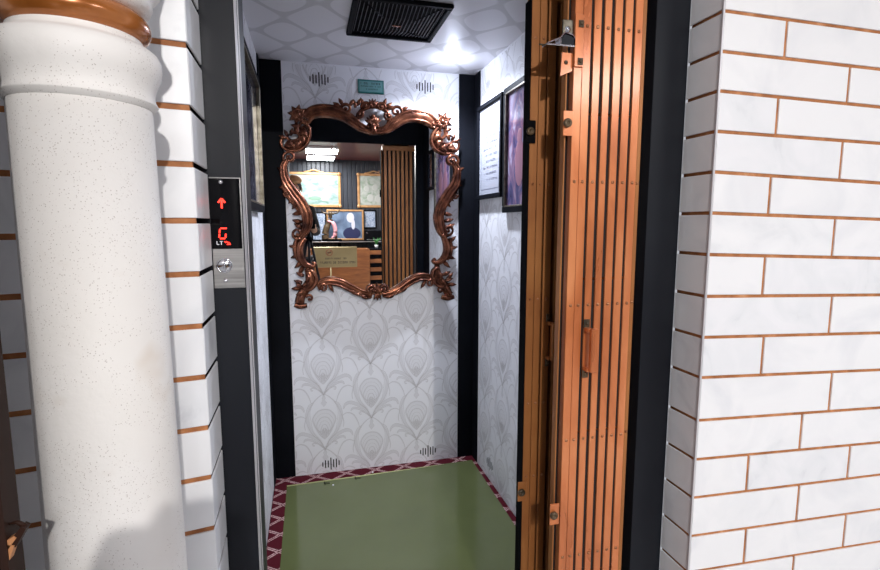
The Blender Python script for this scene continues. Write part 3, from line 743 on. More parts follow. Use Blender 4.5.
# --- left pier
CLp = Vector((-.198, 1.01, 0)); TL = Matrix.Translation(CLp) @ Matrix.Rotation(.1815, 4, 'Z')
JL = [.4145+.1*k for k in range(7,0,-1)]+[.4145,.3100,.2040,.1052,.0050,-.0923,-.1900,-.2880,-.3880,-.4880,-.5934,-.693,-.793,-.893,-.993,-1.093,-1.193,-1.30]
JL = [z for z in JL if z < 1.2]
mb = MB()
mb.add([TL@Vector(v) for v in ((-1.2,.004,0),(0,.004,0),(.0,.16,0),(-1.2,.16,0),(-1.2,.004,2.6),(0,.004,2.6),(.0,.16,2.6),(-1.2,.16,2.6))], [(0,1,5,4),(1,2,6,5),(2,3,7,6),(3,0,4,7),(0,3,2,1),(4,5,6,7)], 0)
T1 = TL@Matrix.Translation((0,.004,0))
for i in range(len(JL)-1):
    zh, zl = JL[i], JL[i+1]
    tile_on(mb, T1, -.20, 0, zl, 0, zh, 0, g=.0052, mi=rnd.choice((1,2,3)), gr=-.002)
    o = -.0262
    for a, b in ((-.6,-.20),(-1.0,-.6),(-1.2,-1.0)):
        tile_on(mb, T1, a, b, zl+o, 0, zh+o, 0, g=.0052, mi=rnd.choice((1,2,2)))
pl = TL@Vector((0,.004,0))
ang = math.atan2(1.150-pl.y, -.2005-pl.x)
TLr = Matrix.Translation((pl.x, pl.y, 0)) @ Matrix.Rotation(ang, 4, 'Z')
Lr = math.hypot(1.150-pl.y, -.2005-pl.x)
for i in range(len(JL)-1):
    tile_on(mb, TLr, 0.001, Lr, JL[i+1], 0, JL[i], 0, g=.0052, mi=rnd.choice((1,2)), out=.003, gl=-.001)
struct(mb.build('wall_front_left', [M['mortar'], M['marble_a'], M['marble_b'], M['marble_c']]))

# --- black door jambs, head and sill
trim(6, [(-.235, -.1335, 1.152, 1.325, 0, 2.4), ], M['jamb'])
trim(7, [(.862, .962, 1.164, 1.325, 0, 2.4)], M['jamb'])
trim(8, [(-.1335, .862, 1.20, 1.325, HEAD+.02, 2.4)], M['jamb'])
mb = MB(); mb.cbox(-.1310, -.1296, 1.19, 1.20, .001, HEAD+.019, b=.0004); mb.cbox(-.1335,-.1320,1.154,1.19,.001,2.39,b=.0005); struct(mb.build('trim_9', M['trim_metal']))
mb = MB(); mb.cbox(-.20, .96, 1.06, 1.20, -.02, .004, b=.001)
for k in range(3): mb.cbox(-.19, .95, 1.085+.04*k, 1.09+.04*k, .004, .006, b=.0005)
struct(mb.build('trim_10', M['steel']))

# --- call panel on the left jamb
t = thing('call_panel', (-.1665, 1.152, H-.14), 'lift call panel with red arrow display on the black left door jamb', 'call panel')
yf = 1.1518; F0 = yf-.0035
mb = MB(); mb.cbox(-.197, -.1345, F0, yf, H-.1370, H+.0955, b=.0012); mb.build('steel_plate', M['steel'], t)
mb = MB(); mb.cbox(-.1965, -.1372, F0-.0018, F0-.0002, H-.0530, H+.0930, b=.0008); disp = mb.build('display', M['display'], t)
FD = F0-.0020
def bar(mb, x0, z0, x1, z1, w, y=None):
    y = FD if y is None else y
    d = Vector((x1-x0, 0, z1-z0)); L = d.length; d.normalize(); nn = Vector((-d.z, 0, d.x))*w/2
    a = Vector((x0, y, z0+H)); b = Vector((x1, y, z1+H)); o = Vector((0, -.0006, 0))
    vs = [a+nn, a-nn, b-nn, b+nn]; vs += [v+o for v in vs]
    mb.add(vs, [(0,1,2,3),(4,5,6,7),(0,1,5,4),(1,2,6,5),(2,3,7,6),(3,0,4,7)])
mb = MB(); ax = -.1735
bar(mb, ax, .0315, ax, .050, .0036); bar(mb, ax, .0515, ax-.0068, .0430, .0036); bar(mb, ax, .0515, ax+.0068, .0430, .0036)
mb.build('arrow', M['red_led'], disp)
mb = MB(); gx, gz = -.1745, -.0205   # seven segment letter G
bar(mb, gx-.0035, gz+.0105, gx+.0085, gz+.0105, .0030); bar(mb, gx-.0050, gz+.0090, gx-.0060, gz+.0008, .0030)
bar(mb, gx-.0063, gz-.0010, gx-.0073, gz-.0090, .0030); bar(mb, gx-.0055, gz-.0108, gx+.0045, gz-.0108, .0030)
bar(mb, gx+.0060, gz-.0010, gx+.0055, gz-.0090, .0030)
mb.build('floor_letter', M['red_led'], disp)
mb = MB(); lx, lz = -.1865, -.0405
bar(mb, lx, lz+.0035, lx, lz-.0035, .0016); bar(mb, lx, lz-.0030, lx+.0045, lz-.0030, .0014)
bar(mb, lx+.0085, lz+.0030, lx+.0085, lz-.0038, .0016); bar(mb, lx+.0055, lz+.0032, lx+.0115, lz+.0032, .0014)
mb.build('lift_mark', M['white_print'], disp)
mb = MB(); q = lx+.0145
for a, b, c, d in ((0,.0035,.003,0),(.003,.0,.004,.0035),(.004,.0035,.0085,-.0032),(.0045,-.0035,.0120,-.0035),(.0085,.0015,.0120,-.0030),(.0065,.0008,.0095,.0008)): bar(mb, q+a, lz+b, q+c, lz+d, .0013)
mb.build('red_mark', M['red_led'], disp)
TP = Matrix.Rotation(PI/2, 4, 'X')
def disc(mb, x, y, z, prof, n=32, mi=0, T=None): mb.lathe(prof, n, (0,0,0), mi, Matrix.Translation((x, y, z))@TP)
mb = MB(); disc(mb, -.1745, F0, H-.0885, [(.0001,0),(.0160,0),(.0160,.0020),(.0145,.0030),(.0128,.0022),(.0122,.0010),(.0118,.0035),(.0108,.0042),(.0001,.0044)], 40)
btn = mb.build('call_button', M['chrome'], t)
mb = MB(); mb.tube([(-.1780, F0-.0048, H-.083), (-.1745, F0-.0048, H-.0865), (-.1760, F0-.0048, H-.094)], .0005, 6); mb.tube([(-.1745, F0-.0048, H-.0865), (-.1700, F0-.0048, H-.0815)], .0005, 6); mb.build('button_engraving', M['matte_black'], btn)
mb = MB(); disc(mb, -.1735, F0, H-.1205, [(.0001,0),(.0042,0),(.0042,.0012),(.0030,.0022),(.0001,.0024)], 20); mb.build('screw', M['chrome'], t)
mb = MB(); disc(mb, -.1735, F0-.002, H+.0855, [(.0001,0),(.0044,0),(.0044,.0012),(.0030,.0026),(.0001,.0030)], 20); mb.build('screw', M['chrome'], t)

# ============================================================ COLLAPSIBLE GATES
def picket(x0, x1, y, z0, z1, d=.022, th=.0022, m=None, parent=None, rows=(), rr=.0042):
    mb = MB(); mb.cbox(x0, x1, y, y+th, z0, z1, b=.0006); mb.cbox(x0, x0+th, y+th, y+d, z0, z1, b=.0004); mb.cbox(x1-th, x1, y+th, y+d, z0, z1, b=.0004)
    o = mb.build('picket', m or M['gate'], parent)
    for z in rows:
        b = MB(); b.lathe([(.0001,-.0004),(rr,0),(rr,.0006),(rr*.75,.0018),(rr*.3,.0026),(.0001,.0027)], 12, (0,0,0), 0, Matrix.Translation(((x0+x1)/2, y, z))@TP)
        b.build('rivet', M['rivet'], o)
    return o
GT = 2.02
g1 = thing('collapsible_gate', (.73, 1.10, .03), 'lighter bronze collapsible landing gate with chrome hook, folded against the right jamb', 'gate', 'collapsible gates of the lift doorway')
Y1 = 1.128
rows1 = [H+.4608, H+.1010, H-.2035, H-.556, H-.881]
xs = [(.6170,.6380),(.6388,.6596),(.6672,.6860),(.6952,.7130),(.7225,.7422),(.7500,.7705),(.7780,.7980)]
for i, (a, b) in enumerate(xs): picket(a, b, Y1, .03, GT, parent=g1, rows=rows1 if i != 0 else rows1[1:] )
picket(.8062, .8168, Y1+.012, .03, GT, parent=g1, m=M['gate_dark'], rows=rows1[1:4])
# set-back flat bar beside the leading picket and dark strips for the shade between pickets
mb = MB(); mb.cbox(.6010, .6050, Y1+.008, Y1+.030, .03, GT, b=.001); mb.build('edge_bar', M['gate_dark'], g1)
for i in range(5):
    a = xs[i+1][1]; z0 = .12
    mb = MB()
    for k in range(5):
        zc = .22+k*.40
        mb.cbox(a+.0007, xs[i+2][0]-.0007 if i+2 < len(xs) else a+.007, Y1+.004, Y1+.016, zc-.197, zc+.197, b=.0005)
    mb.build('gap_shade_strip', M['gate_shadow'], g1)
mb = MB(); mb.cbox(.612, .818, Y1+.024, Y1+.030, .03, GT, b=.001); mb.build('shaded_lattice_sheet', M['gate_shadow'], g1)  # sheet behind the pickets, coloured near-black as shade
mb = MB(); mb.cbox(.60, .860, Y1-.002, Y1+.034, GT, GT+.03, b=.002); mb.build('top_track', M['gate_dark'], g1)
mb = MB(); mb.cbox(.60, .862, Y1-.002, Y1+.034, .006, .028, b=.002); mb.build('bottom_track', M['gate_dark'], g1)
# handle
def handle(parent, x, yb, zc, h, w, d, m):
    mb = MB()
    mb.cbox(x-w/2+.004, x+w/2+.006, yb-d-.007, yb-d+.007, zc-h/2, zc+h/2, b=.0025)
    mb.cbox(x-w/2-.001, x+w/2-.003, yb-d+.004, yb-.0005, zc-h/2, zc-h/2+.010, b=.0015); mb.cbox(x-w/2-.001, x+w/2-.003, yb-d+.004, yb-.0005, zc+h/2-.010, zc+h/2, b=.0015)
    hd = mb.build('handle', m, parent)
    for s in (-1, 1):
        z = zc+s*(h/2+.009)
        mb = MB(); mb.cbox(x-w/2-.002, x+w/2-.003, yb-.004, yb-.0005, z-.011, z+.011, b=.001); disc(mb, x-.002, yb-.004, z, [(.0001,0),(.0045,0),(.0045,.001),(.0030,.0026),(.0001,.003)], 12)
        mb.build('fixing_plate', M['figure_dark'], hd)
    return hd
handle(g1, .676, Y1, H-.316, .112, .018, .026, M['gate'])
# top keeper bracket with hook
mb = MB(); mb.cbox(.6155, .6385, Y1-.005, Y1-.0006, H+.366, H+.484, b=.001); kp = mb.build('keeper_plate', M['gate'], g1)
for z in (H+.378, H+.462):
    mb = MB(); mb.cbox(.6235, .6365, Y1-.0075, Y1-.0051, z-.008, z+.008, b=.0008); disc(mb, .630, Y1-.0075, z, [(.0001,0),(.0052,0),(.0050,.002),(.003,.0038),(.0001,.004)], 6); mb.build('bolt', M['figure_dark'], kp)
mb = MB(); mb.cbox(.588, .6150, Y1+.004, Y1+.008, H+.425, H+.472, b=.001); sp_ = mb.build('side_plate', M['silver_gilt'], g1)
mb = MB(); disc(mb, .600, Y1+.004, H+.450, [(.0001,0),(.0075,0),(.0075,.002),(.003,.004),(.0001,.0045)], 16); mb.build('bolt', M['chrome'], sp_)
mb = MB(); mb.add([Vector(v) for v in ((.585,Y1+.004,H+.345),(.6150,Y1+.004,H+.358),(.6150,Y1+.004,H+.398),(.588,Y1+.004,H+.398),(.585,Y1+.008,H+.345),(.6150,Y1+.008,H+.358),(.6150,Y1+.008,H+.398),(.588,Y1+.008,H+.398))], [(0,1,2,3),(4,5,6,7),(0,1,5,4),(1,2,6,5),(2,3,7,6),(3,0,4,7)])
lp = mb.build('lower_plate', M['gate'], g1)
mb = MB(); disc(mb, .598, Y1+.004, H+.376, [(.0001,0),(.0052,0),(.0050,.002),(.003,.0038),(.0001,.004)], 6); mb.build('bolt', M['figure_dark'], lp)
# hook: hollow wedge pointing left
mb = MB(); hz = H+.415
A = [(.541,hz-.004),(.574,hz+.011),(.586,hz+.024),(.606,hz+.020),(.612,hz+.012),(.612,hz-.001)]
for (xa, za), (xb, zb_) in zip(A[:-1], A[1:]):
    mb.add([(xa,Y1-.012,za),(xb,Y1-.012,zb_),(xb,Y1+.012,zb_),(xa,Y1+.012,za),(xa,Y1-.012,za-.003),(xb,Y1-.012,zb_-.003),(xb,Y1+.012,zb_-.003),(xa,Y1+.012,za-.003)], [(0,1,2,3),(4,5,6,7),(0,1,5,4),(1,2,6,5),(2,3,7,6),(3,0,4,7)])
mb.cbox(.540, .612, Y1-.012, Y1+.012, hz-.008, hz-.0045, b=.0006); mb.cbox(.574, .577, Y1-.012, Y1+.012, hz-.0045, hz+.009, b=.0005)
hk = mb.build('hook', M['chrome'], g1)
mb = MB(); mb.add([(.579,Y1-.009,hz-.0035),(.611,Y1-.009,hz-.0035),(.611,Y1-.009,hz+.010),(.604,Y1-.009,hz+.016),(.587,Y1-.009,hz+.019),(.579,Y1-.009,hz+.009)]+[(.579,Y1+.009,hz-.0035),(.611,Y1+.009,hz-.0035),(.611,Y1+.009,hz+.010),(.604,Y1+.009,hz+.016),(.587,Y1+.009,hz+.019),(.579,Y1+.009,hz+.009)],
    [(0,1,2,3,4,5),(6,7,8,9,10,11)]+[(i,(i+1)%6,6+(i+1)%6,6+i) for i in range(6)])
mb.build('hook_block', M['jamb'], hk)
mb = MB(); mb.tube([(.527,Y1,hz-.005),(.545,Y1,hz-.006)], [.0018,.003], 8); mb.build('hook_tip', M['figure_dark'], hk)
def roller(parent, x, y, z, m=M['gate']):
    mb = MB(); mb.cbox(x-.013, x+.013, y+.0005, y+.004, z-.029, z+.029, b=.001); r = mb.build('latch_plate', m, parent)
    mb = MB(); disc(mb, x-.004, y+.0005, z, [(.0001,0),(.0095,0),(.0105,.003),(.0105,.007),(.0075,.0095),(.0040,.0095),(.0040,.007),(.0001,.007)], 20); mb.build('latch_bolt', M['figure_dark'], r)
roller(g1, .604, Y1-.006, H+.236); roller(g1, .598, Y1-.006, H-.752)
# second gate, of the car itself
g2 = thing('collapsible_gate', (.70, 1.25, .03), 'darker bronze collapsible car gate folded just behind the landing gate', 'gate', 'collapsible gates of the lift doorway')
Y2 = 1.262
rows2 = [H+.4728, H+.104, H-.205, H-.50, H-.716]
for i, (a, b) in enumerate(((.5685,.5905),(.5920,.6125),(.6160,.6385))): picket(a, b, Y2, .03, HEAD-.04, parent=g2, m=M['gate_dark'], rows=rows2, rr=.0034)
for k in range(5): picket(.652+k*.032, .669+k*.032, Y2+.004, .03, HEAD-.04, parent=g2, m=M['gate_dark'], rows=())
# back rank of pickets, seen in the mirror
for k in range(7):
    a = .588+k*.034
    mb = MB(); mb.cbox(a, a+.020, Y2+.042, Y2+.045, .03, HEAD-.04, b=.0006); mb.cbox(a, a+.0022, Y2+.032, Y2+.042, .03, HEAD-.04, b=.0004); mb.cbox(a+.0178, a+.020, Y2+.032, Y2+.042, .03, HEAD-.04, b=.0004)
    mb.build('picket', M['gate_dark'], g2)
mb = MB(); mb.cbox(.580, .830, Y2+.026, Y2+.031, .03, HEAD-.04, b=.001); mb.build('shaded_lattice_sheet', M['gate_shadow'], g2)  # same shade-coloured sheet in the car gate
mb = MB(); mb.cbox(.575, .835, Y2-.001, Y2+.046, HEAD-.04, HEAD-.002, b=.002); mb.build('top_track', M['gate_dark'], g2)
mb = MB(); mb.cbox(.575, .835, Y2-.001, Y2+.046, .007, .030, b=.002); mb.build('bottom_track', M['gate_dark'], g2)
mb = MB(); mb.cbox(.5640, .5680, Y2-.002, Y2+.034, .03, HEAD-.04, b=.001); mb.build('edge_bar', M['matte_black'], g2)
handle(g2, .636, Y2, H-.322, .108, .012, .022, M['gate_dark'])
roller(g2, .570, Y2-.006, H+.238, M['matte_black']); roller(g2, .566, Y2-.006, H-.757, M['gate_dark'])

# ============================================================ STONE COLUMN
cx0, cy0 = -.2708, .7535
col = thing('stone_column', (cx0, cy0, 0), 'round speckled white stone column with moulded neck standing at the left', 'column')
def z(v): return v+H
mb = MB(); mb.lathe([(.112,0),(.112,.06),(.104,.075),(.108,.10),(.100,.125),(.0870,.14),(.0870,.30),(.0838,H-.65),(.0808,H-.3),(.0768,z(.1448))], 96, (cx0,cy0,0)); mb.build('shaft', M['stone'], col)
mb = MB(); mb.lathe([(.0766,z(.1449)),(.0768,z(.14495)),(.0780,z(.1455)),(.0834,z(.1512)),(.0837,z(.1516)),(.0838,z(.1530)),(.0815,z(.157)),(.0808,z(.163)),(.0820,z(.171)),(.0856,z(.180)),(.0894,z(.189)),(.0910,z(.198)),(.0904,z(.207)),(.0872,z(.214)),(.081,z(.219)),(.0735,z(.2215)),(.0715,z(.224)),(.0705,z(.229)),(.0700,z(.262))], 96, (cx0,cy0,0)); mb.build('neck_moulding', M['stone'], col)
ring = [(.0625+.0185*math.cos(a), z(.2460)+.0180*math.sin(a)) for a in [PI*2*k/24-PI for k in range(25)]]
mb = MB()
n = 96; vs = []; fs = []
for r, zz in ring[:-1]:
    for k in range(n): vs.append((cx0+r*math.cos(2*PI*k/n), cy0+r*math.sin(2*PI*k/n), zz))
m_n = len(ring)-1
for i in range(m_n):
    for k in range(n): fs.append((i*n+k, i*n+(k+1)%n, ((i+1)%m_n)*n+(k+1)%n, ((i+1)%m_n)*n+k))
mb.add(vs, fs, 0, True); mb.build('copper_band', M['copper_band'], col)['label'] = 'glossy copper brown painted band'
mb = MB(); mb.lathe([(.0700,z(.2625)),(.0740,z(.266)),(.0815,z(.270)),(.0845,z(.277)),(.0840,z(.284)),(.0870,z(.288)),(.0930,z(.293)),(.1000,z(.303)),(.1000,z(.315)),(.094,z(.325)),(.088,z(.34)),(.088,z(.40)),(.10,z(.44)),(.125,z(.50)),(.14,z(.54)),(.14,z(.60)),(.10,z(.62))], 96, (cx0,cy0,0)); mb.build('capital', M['stone'], col)

# --- dark wooden edge with splintered bracket; unseen board beside it added to block light
YS = .55; xe = at(6.5, 570, YS).x
t = thing('wood_edge_light_blocker', (xe-.30, YS, 0), 'tall dark stained wooden edge beside the column, bracket splintered; unseen board added to block light', 'screen')
for a, b in ((-.62,-.55),(-.07,0)):
    mb = MB(); mb.cbox(xe+a, xe+b, YS, YS+.035, .0005, 2.25, b=.004); mb.build('stile', M['wood_dark'], t)
for a, b in ((.02,.14),(1.05,1.15),(2.13,2.25)):
    mb = MB(); mb.cbox(xe-.5495, xe-.0705, YS+.002, YS+.033, a, b, b=.003); mb.build('rail', M['wood_dark'], t)
for a, b in ((.141,1.049),(1.151,2.129)):
    mb = MB(); mb.cbox(xe-.548, xe-.072, YS+.012, YS+.024, a, b, b=.002); mb.build('panel', M['wood_dark'], t)
def plank(mb, a, b, w0, w1, th):
    a = Vector(a); b = Vector(b); d = (b-a).normalized(); nn = Vector((-d.z,0,d.x)); o = Vector((0,th/2,0))
    vs = [a+nn*w0/2, a-nn*w0/2, b-nn*w1/2, b+nn*w1/2]
    vs = [v-o for v in vs]+[v+o for v in vs]; mb.add(vs, [(0,1,2,3),(4,5,6,7),(0,1,5,4),(1,2,6,5),(2,3,7,6),(3,0,4,7)])
q = YS+.012
mb = MB(); plank(mb, at(14,543,q), at(26,525,q), .008, .005, .010); mb.tube([at(9,524,q), at(17,522,q), at(25,526,q)], [.0012,.002,.003], 8); mb.build('bracket', M['wood_dark'], t)
mb = MB(); plank(mb, at(6,545,q-.002), at(17,535,q-.002), .009, .003, .008); plank(mb, at(9,562,q-.002), at(13,543,q-.002), .002, .006, .008); mb.build('broken_edge', M['wood_raw'], t)

# ============================================================ LOBBY BEHIND THE CAMERA
LY = -3.60; LC = 2.43
mb = MB(); mb.box(-3.2, 3.6, LY-.05, LY, 0, LC+.2); struct(mb.build('wall_lobby', M['planks']))
mb = MB(); mb.box(-3.2, 3.6, LY, .30, LC, LC+.05)
struct(mb.build('ceiling_lobby', M['maroon']))
mb = MB(); mb.box(-3.2, 3.6, LY, 1.06, -.05, 0); struct(mb.build('floor_lobby', noisy('pale_floor_tiles', [(.3,(.42,.41,.40)),(.7,(.52,.51,.50))], 3, .35)))
def panel(x0, x1, y0, y1, label):
    t = thing('ceiling_light_panel', ((x0+x1)/2, (y0+y1)/2, LC), label, 'light', 'light panels on the maroon ceiling')
    mb = MB(); mb.cbox(x0, x1, y0, y1, LC-.03, LC-.0005, b=.003); mb.build('housing', M['white'], t)
    mb = MB(); mb.cbox(x0+.012, x1-.012, y0+.012, y1-.012, LC-.034, LC-.0302, b=.001); mb.build('diffuser', M['led_panel'], t)
panel(-.0, .44, -2.60, -2.12, 'upper of two white light panels on the maroon ceiling in the mirror')
panel(.01, .44, -3.40, -2.92, 'lower of two white light panels, by the plank wall in the mirror')
def wall_picture(name, x0, x1, z0, z1, label, fm, pm, fw=.04, crest=True, y=LY):
    t = thing(name, ((x0+x1)/2, y, z0), label, 'picture')
    mb = MB(); a, b = y+.001, y+.03
    mb.cbox(x0, x1, a, b, z0, z0+fw, b=.005); mb.cbox(x0, x1, a, b, z1-fw, z1, b=.005); mb.cbox(x0, x0+fw, a, b, z0+fw, z1-fw, b=.005); mb.cbox(x1-fw, x1, a, b, z0+fw, z1-fw, b=.005)
    if crest:
        for cx_, cz_ in ((x0,z0),(x1,z0),(x0,z1),(x1,z1)): mb.ball((cx_+(.02 if cx_ == x0 else -.02), b, cz_+(.02 if cz_ == z0 else -.02)), .032, 6, sc=(1,.5,1))
        mb.tube(catmull([((x0+x1)/2-.16, b-.01, z1), ((x0+x1)/2-.08, b-.01, z1+.015), ((x0+x1)/2, b-.01, z1+.04), ((x0+x1)/2+.08, b-.01, z1+.015), ((x0+x1)/2+.16, b-.01, z1)], 4), .014, 8)
    mb.build('frame', fm, t)
    mb = MB(); mb.box(x0+fw, x1-fw, y+.002, y+.014, z0+fw, z1-fw); mb.build('print', pm, t)
    return t, y+.0145
t, yy = wall_picture('gilt_picture', -.33, .552, H+.275, H+.855, 'larger gilt framed pale landscape with seated figures, reflected from the plank wall', M['gold'], M['pic_land'])
cream = mat('cream_paint', (.50,.49,.41), .4)
for x_, z_, r_, s_, hx, hz_ in ((.06,.45,.045,1.3,.08,.525),(.28,.44,.07,.9,.26,.51),(-.1,.45,.05,1.1,-.1,.52)):
    mb = MB(); mb.ball((x_, yy, H+z_), r_, 8, sc=(1,.02,s_)); mb.ball((hx, yy, H+hz_), .022, 8, sc=(1,.05,1)); mb.build('painted_figure', cream, t)
mb = MB(); mb.ball((.12, yy+.001, H+.425), .07, 8, sc=(1.5,.01,.5)); mb.build('painted_basin', mat('green_paint', (.20,.33,.24), .4), t)
t, yy = wall_picture('gilt_picture', .835, 1.40, H+.275, H+.855, 'gilt framed faded group picture reflected beside the bronze gate in the mirror', M['gold'], M['pic_group'])
cream = mat('grey_cream_paint', (.50,.50,.45), .4)
for x_, z_, r_, s_ in ((1.0,.60,.05,1),(1.14,.62,.05,1.1),(1.28,.60,.05,1),(1.06,.44,.06,1.1),(1.2,.43,.07,1)):
    mb = MB(); mb.ball((x_, yy, H+z_), r_, 8, sc=(1,.02,s_)); mb.build('painted_figure', cream, t)
t, yy = wall_picture('portrait_photo', .30, .925, H-.285, H+.235, 'wood framed portrait photo of a pale person in navy, seen in the mirror', M['gold'], M['pic_blue'], fw=.03, crest=False, y=LY+.07)
mb = MB(); mb.ball((.70, yy, H+.10), .065, 10, sc=(1,.03,1.3)); mb.ball((.745, yy, H-.02), .045, 8, sc=(.7,.03,2.1)); mb.build('pictured_face', M['pale_skin'], t)
mb = MB(); mb.ball((.72, yy-.0004, H-.17), .15, 10, sc=(1,.01,.72)); mb.build('pictured_suit', M['suit'], t)
t, yy = wall_picture('collage_photo', .06, .29, H-.285, H+.19, 'upright photo collage of pale figures left of the portrait photo, seen in the mirror', M['matte_black'], M['pic_collage'], fw=.015, crest=False, y=LY+.07)
wall_picture('small_photo', .925, 1.155, H-.085, H+.235, 'small bluish photo in a black frame above the black box in the mirror', M['matte_black'], M['pic_collage'], fw=.022, crest=False)
# shelf
SZ = H-.29
t = thing('dark_shelf', (.6, LY+.2, SZ-.03), 'long dark shelf with a pale front edge below the photos, seen in the mirror', 'shelf')
mb = MB(); mb.cbox(-.6, 1.5, LY+.0005, LY+.36, SZ-.035, SZ, b=.003); mb.build('board', M['black'], t)
mb = MB(); mb.cbox(-.6, 1.5, LY+.3605, LY+.366, SZ-.022, SZ-.006, b=.001); mb.build('edge_strip', M['steel'], t)
for x_ in (-.3, .5, 1.3):
    mb = MB(); mb.cbox(x_-.02, x_+.02, LY+.0005, LY+.30, SZ-.12, SZ-.0352, b=.004); mb.build('bracket', M['matte_black'], t)
# shift the leaning photos onto the shelf (they stand on it)
# figurine
fx, fy = .34, LY+.26
t = thing('horned_figurine', (fx, fy, SZ), 'dark horned figurine with a curved pink sash on the shelf in the mirror', 'figurine')
mb = MB(); mb.cbox(fx-.13, fx+.20, fy-.05, fy+.05, SZ+.0005, SZ+.03, b=.006); mb.build('plinth', M['matte_black'], t)
mb = MB(); mb.tube(catmull([(fx-.07,fy,SZ+.031),(fx-.075,fy,SZ+.12),(fx-.04,fy,SZ+.24),(fx+.01,fy,SZ+.34),(fx+.02,fy,SZ+.43)], 5), [.06]*6+[.055]*5+[.045]*5+[.03]*5, 10)
mb.tube(catmull([(fx+.10,fy,SZ+.031),(fx+.11,fy,SZ+.12),(fx+.08,fy,SZ+.24),(fx+.03,fy,SZ+.36)], 5), .018, 8)
mb.build('body', M['figure_dark'], t)
mb = MB(); mb.tube(catmull([(fx-.03,fy+.045,SZ+.33),(fx+.05,fy+.045,SZ+.30),(fx+.09,fy+.045,SZ+.20),(fx+.08,fy+.045,SZ+.10),(fx+.03,fy+.045,SZ+.05)], 5), [.018]*5+[.035]*11+[.02]*5, 10); mb.build('pink_sash', M['pink'], t)
mb = MB()
for s in (-1, 1): mb.tube(catmull([(fx+.02,fy,SZ+.43),(fx+.02+s*.06,fy,SZ+.46),(fx+.02+s*.12,fy,SZ+.47),(fx+.02+s*.15,fy,SZ+.52)], 4), [.018]*4+[.014]*4+[.01]*4+[.005], 8)
mb.ball((fx+.02,fy+.01,SZ+.45), .035, 8); mb.build('horned_head', M['figure_dark'], t)
# black box on shelf
t = thing('black_box', (1.08, LY+.2, SZ), 'black box with silver trim on the dark shelf in the mirror', 'box')
mb = MB(); mb.cbox(.93, 1.30, LY+.05, LY+.33, SZ+.0005, SZ+.17, b=.01); mb.build('case', M['matte_black'], t)
mb = MB(); mb.cbox(.95, 1.22, LY+.331, LY+.337, SZ+.015, SZ+.025, b=.002); mb.ball((.955, LY+.333, SZ+.13), .014, 6); mb.build('silver_trim', M['chrome'], t)
# brass no-smoking board on a post
bx0, bx1, by = .05, .705, -2.46
t = thing('notice_board', ((bx0+bx1)/2, by, 0), 'brass coloured no smoking board on a thin post, seen in the mirror', 'sign')
zb0, zb1 = H-.66, H-.35
mb = MB(); mb.cbox(bx0, bx1, by-.008, by+.008, zb0, zb1, b=.006); mb.build('board', M['brass'], t)
mb = MB(); mb.lathe([(.012,.02),(.012,zb0)], 12, ((bx0+bx1)/2-.07, by, 0)); mb.build('post', M['brass'], t)
mb = MB(); mb.lathe([(.15,0.0005),(.15,.012),(.03,.02),(.012,.021)], 28, ((bx0+bx1)/2-.07, by, 0)); mb.build('base', M['brass'], t)
mb = MB(); sx, sz_ = .29, H-.435
mb.tube([(sx+.045*math.cos(a), by+.0095, sz_+.045*math.sin(a)) for a in [2*PI*k/24 for k in range(25)]], .0045, 6)
mb.tube([(sx+.032, by+.0095, sz_+.032), (sx-.032, by+.0095, sz_-.032)], .0045, 6); mb.build('prohibition_ring', mat('sign_red', (.30,.06,.03), .5), t)
mb = MB(); mb.cbox(sx-.026, sx+.026, by+.0082, by+.010, sz_-.005, sz_+.005, b=.001)
fcm = lambda u, zz: Vector((bx1+bx0-u, by+.0092, zz))
pseudo_text(mb, bx0+.16, bx1-.18, H-.525, .022, fcm, 0, 71); pseudo_text(mb, bx0+.03, bx1-.09, H-.585, .030, fcm, 0, 72)
mb.build('lettering', M['black_print'], t)
# wooden counter with louvred end
t = thing('wooden_counter', (.5, LY+.9, 0), 'orange brown wooden counter with a louvred end below the shelf, seen in the mirror', 'counter')
mb = MB(); mb.cbox(-.35, .93, -3.10, -2.72, .0005, H-.40, b=.004); mb.build('panel', M['wood'], t)
mb = MB(); mb.cbox(.9305, 1.32, -3.10, -2.80, .0005, H-.40, b=.004); mb.build('louvre_backing', M['black'], t)
for k in range(6):
    zc = H-.46-k*.135
    mb = MB(); mb.cbox(.935, 1.32, -2.799, -2.765, zc-.035, zc+.030, b=.004); mb.build('louvre', M['wood'], t)
# little plant
pz = H-.40+.0005; pxx, pyy = 1.06, -2.90
t = thing('potted_plant', (pxx, pyy, pz), 'little green plant in a white cup on the counter in the mirror', 'plant')
mb = MB(); mb.lathe([(.022,0),(.032,.055),(.029,.055),(.02,.01)], 16, (pxx,pyy,pz)); mb.build('cup', M['white'], t)
mb = MB()
rn = random.Random(2)
for k in range(16):
    a = rn.uniform(0,2*PI); L = rn.uniform(.05,.13); e = rn.uniform(.2,.9)
    mb.tube([(pxx,pyy,pz+.02),(pxx+L*.3*e*math.cos(a),pyy+L*.3*e*math.sin(a),pz+.05+L*.6),(pxx+L*e*math.cos(a),pyy+L*e*math.sin(a),pz+.05+L)], [.002,.010,.001], 6)
mb.build('foliage', M['leaf'], t)

panel(1.75, 2.55, -1.75, -.85, 'large white light panel added unseen on the ceiling to the right for gate highlights')
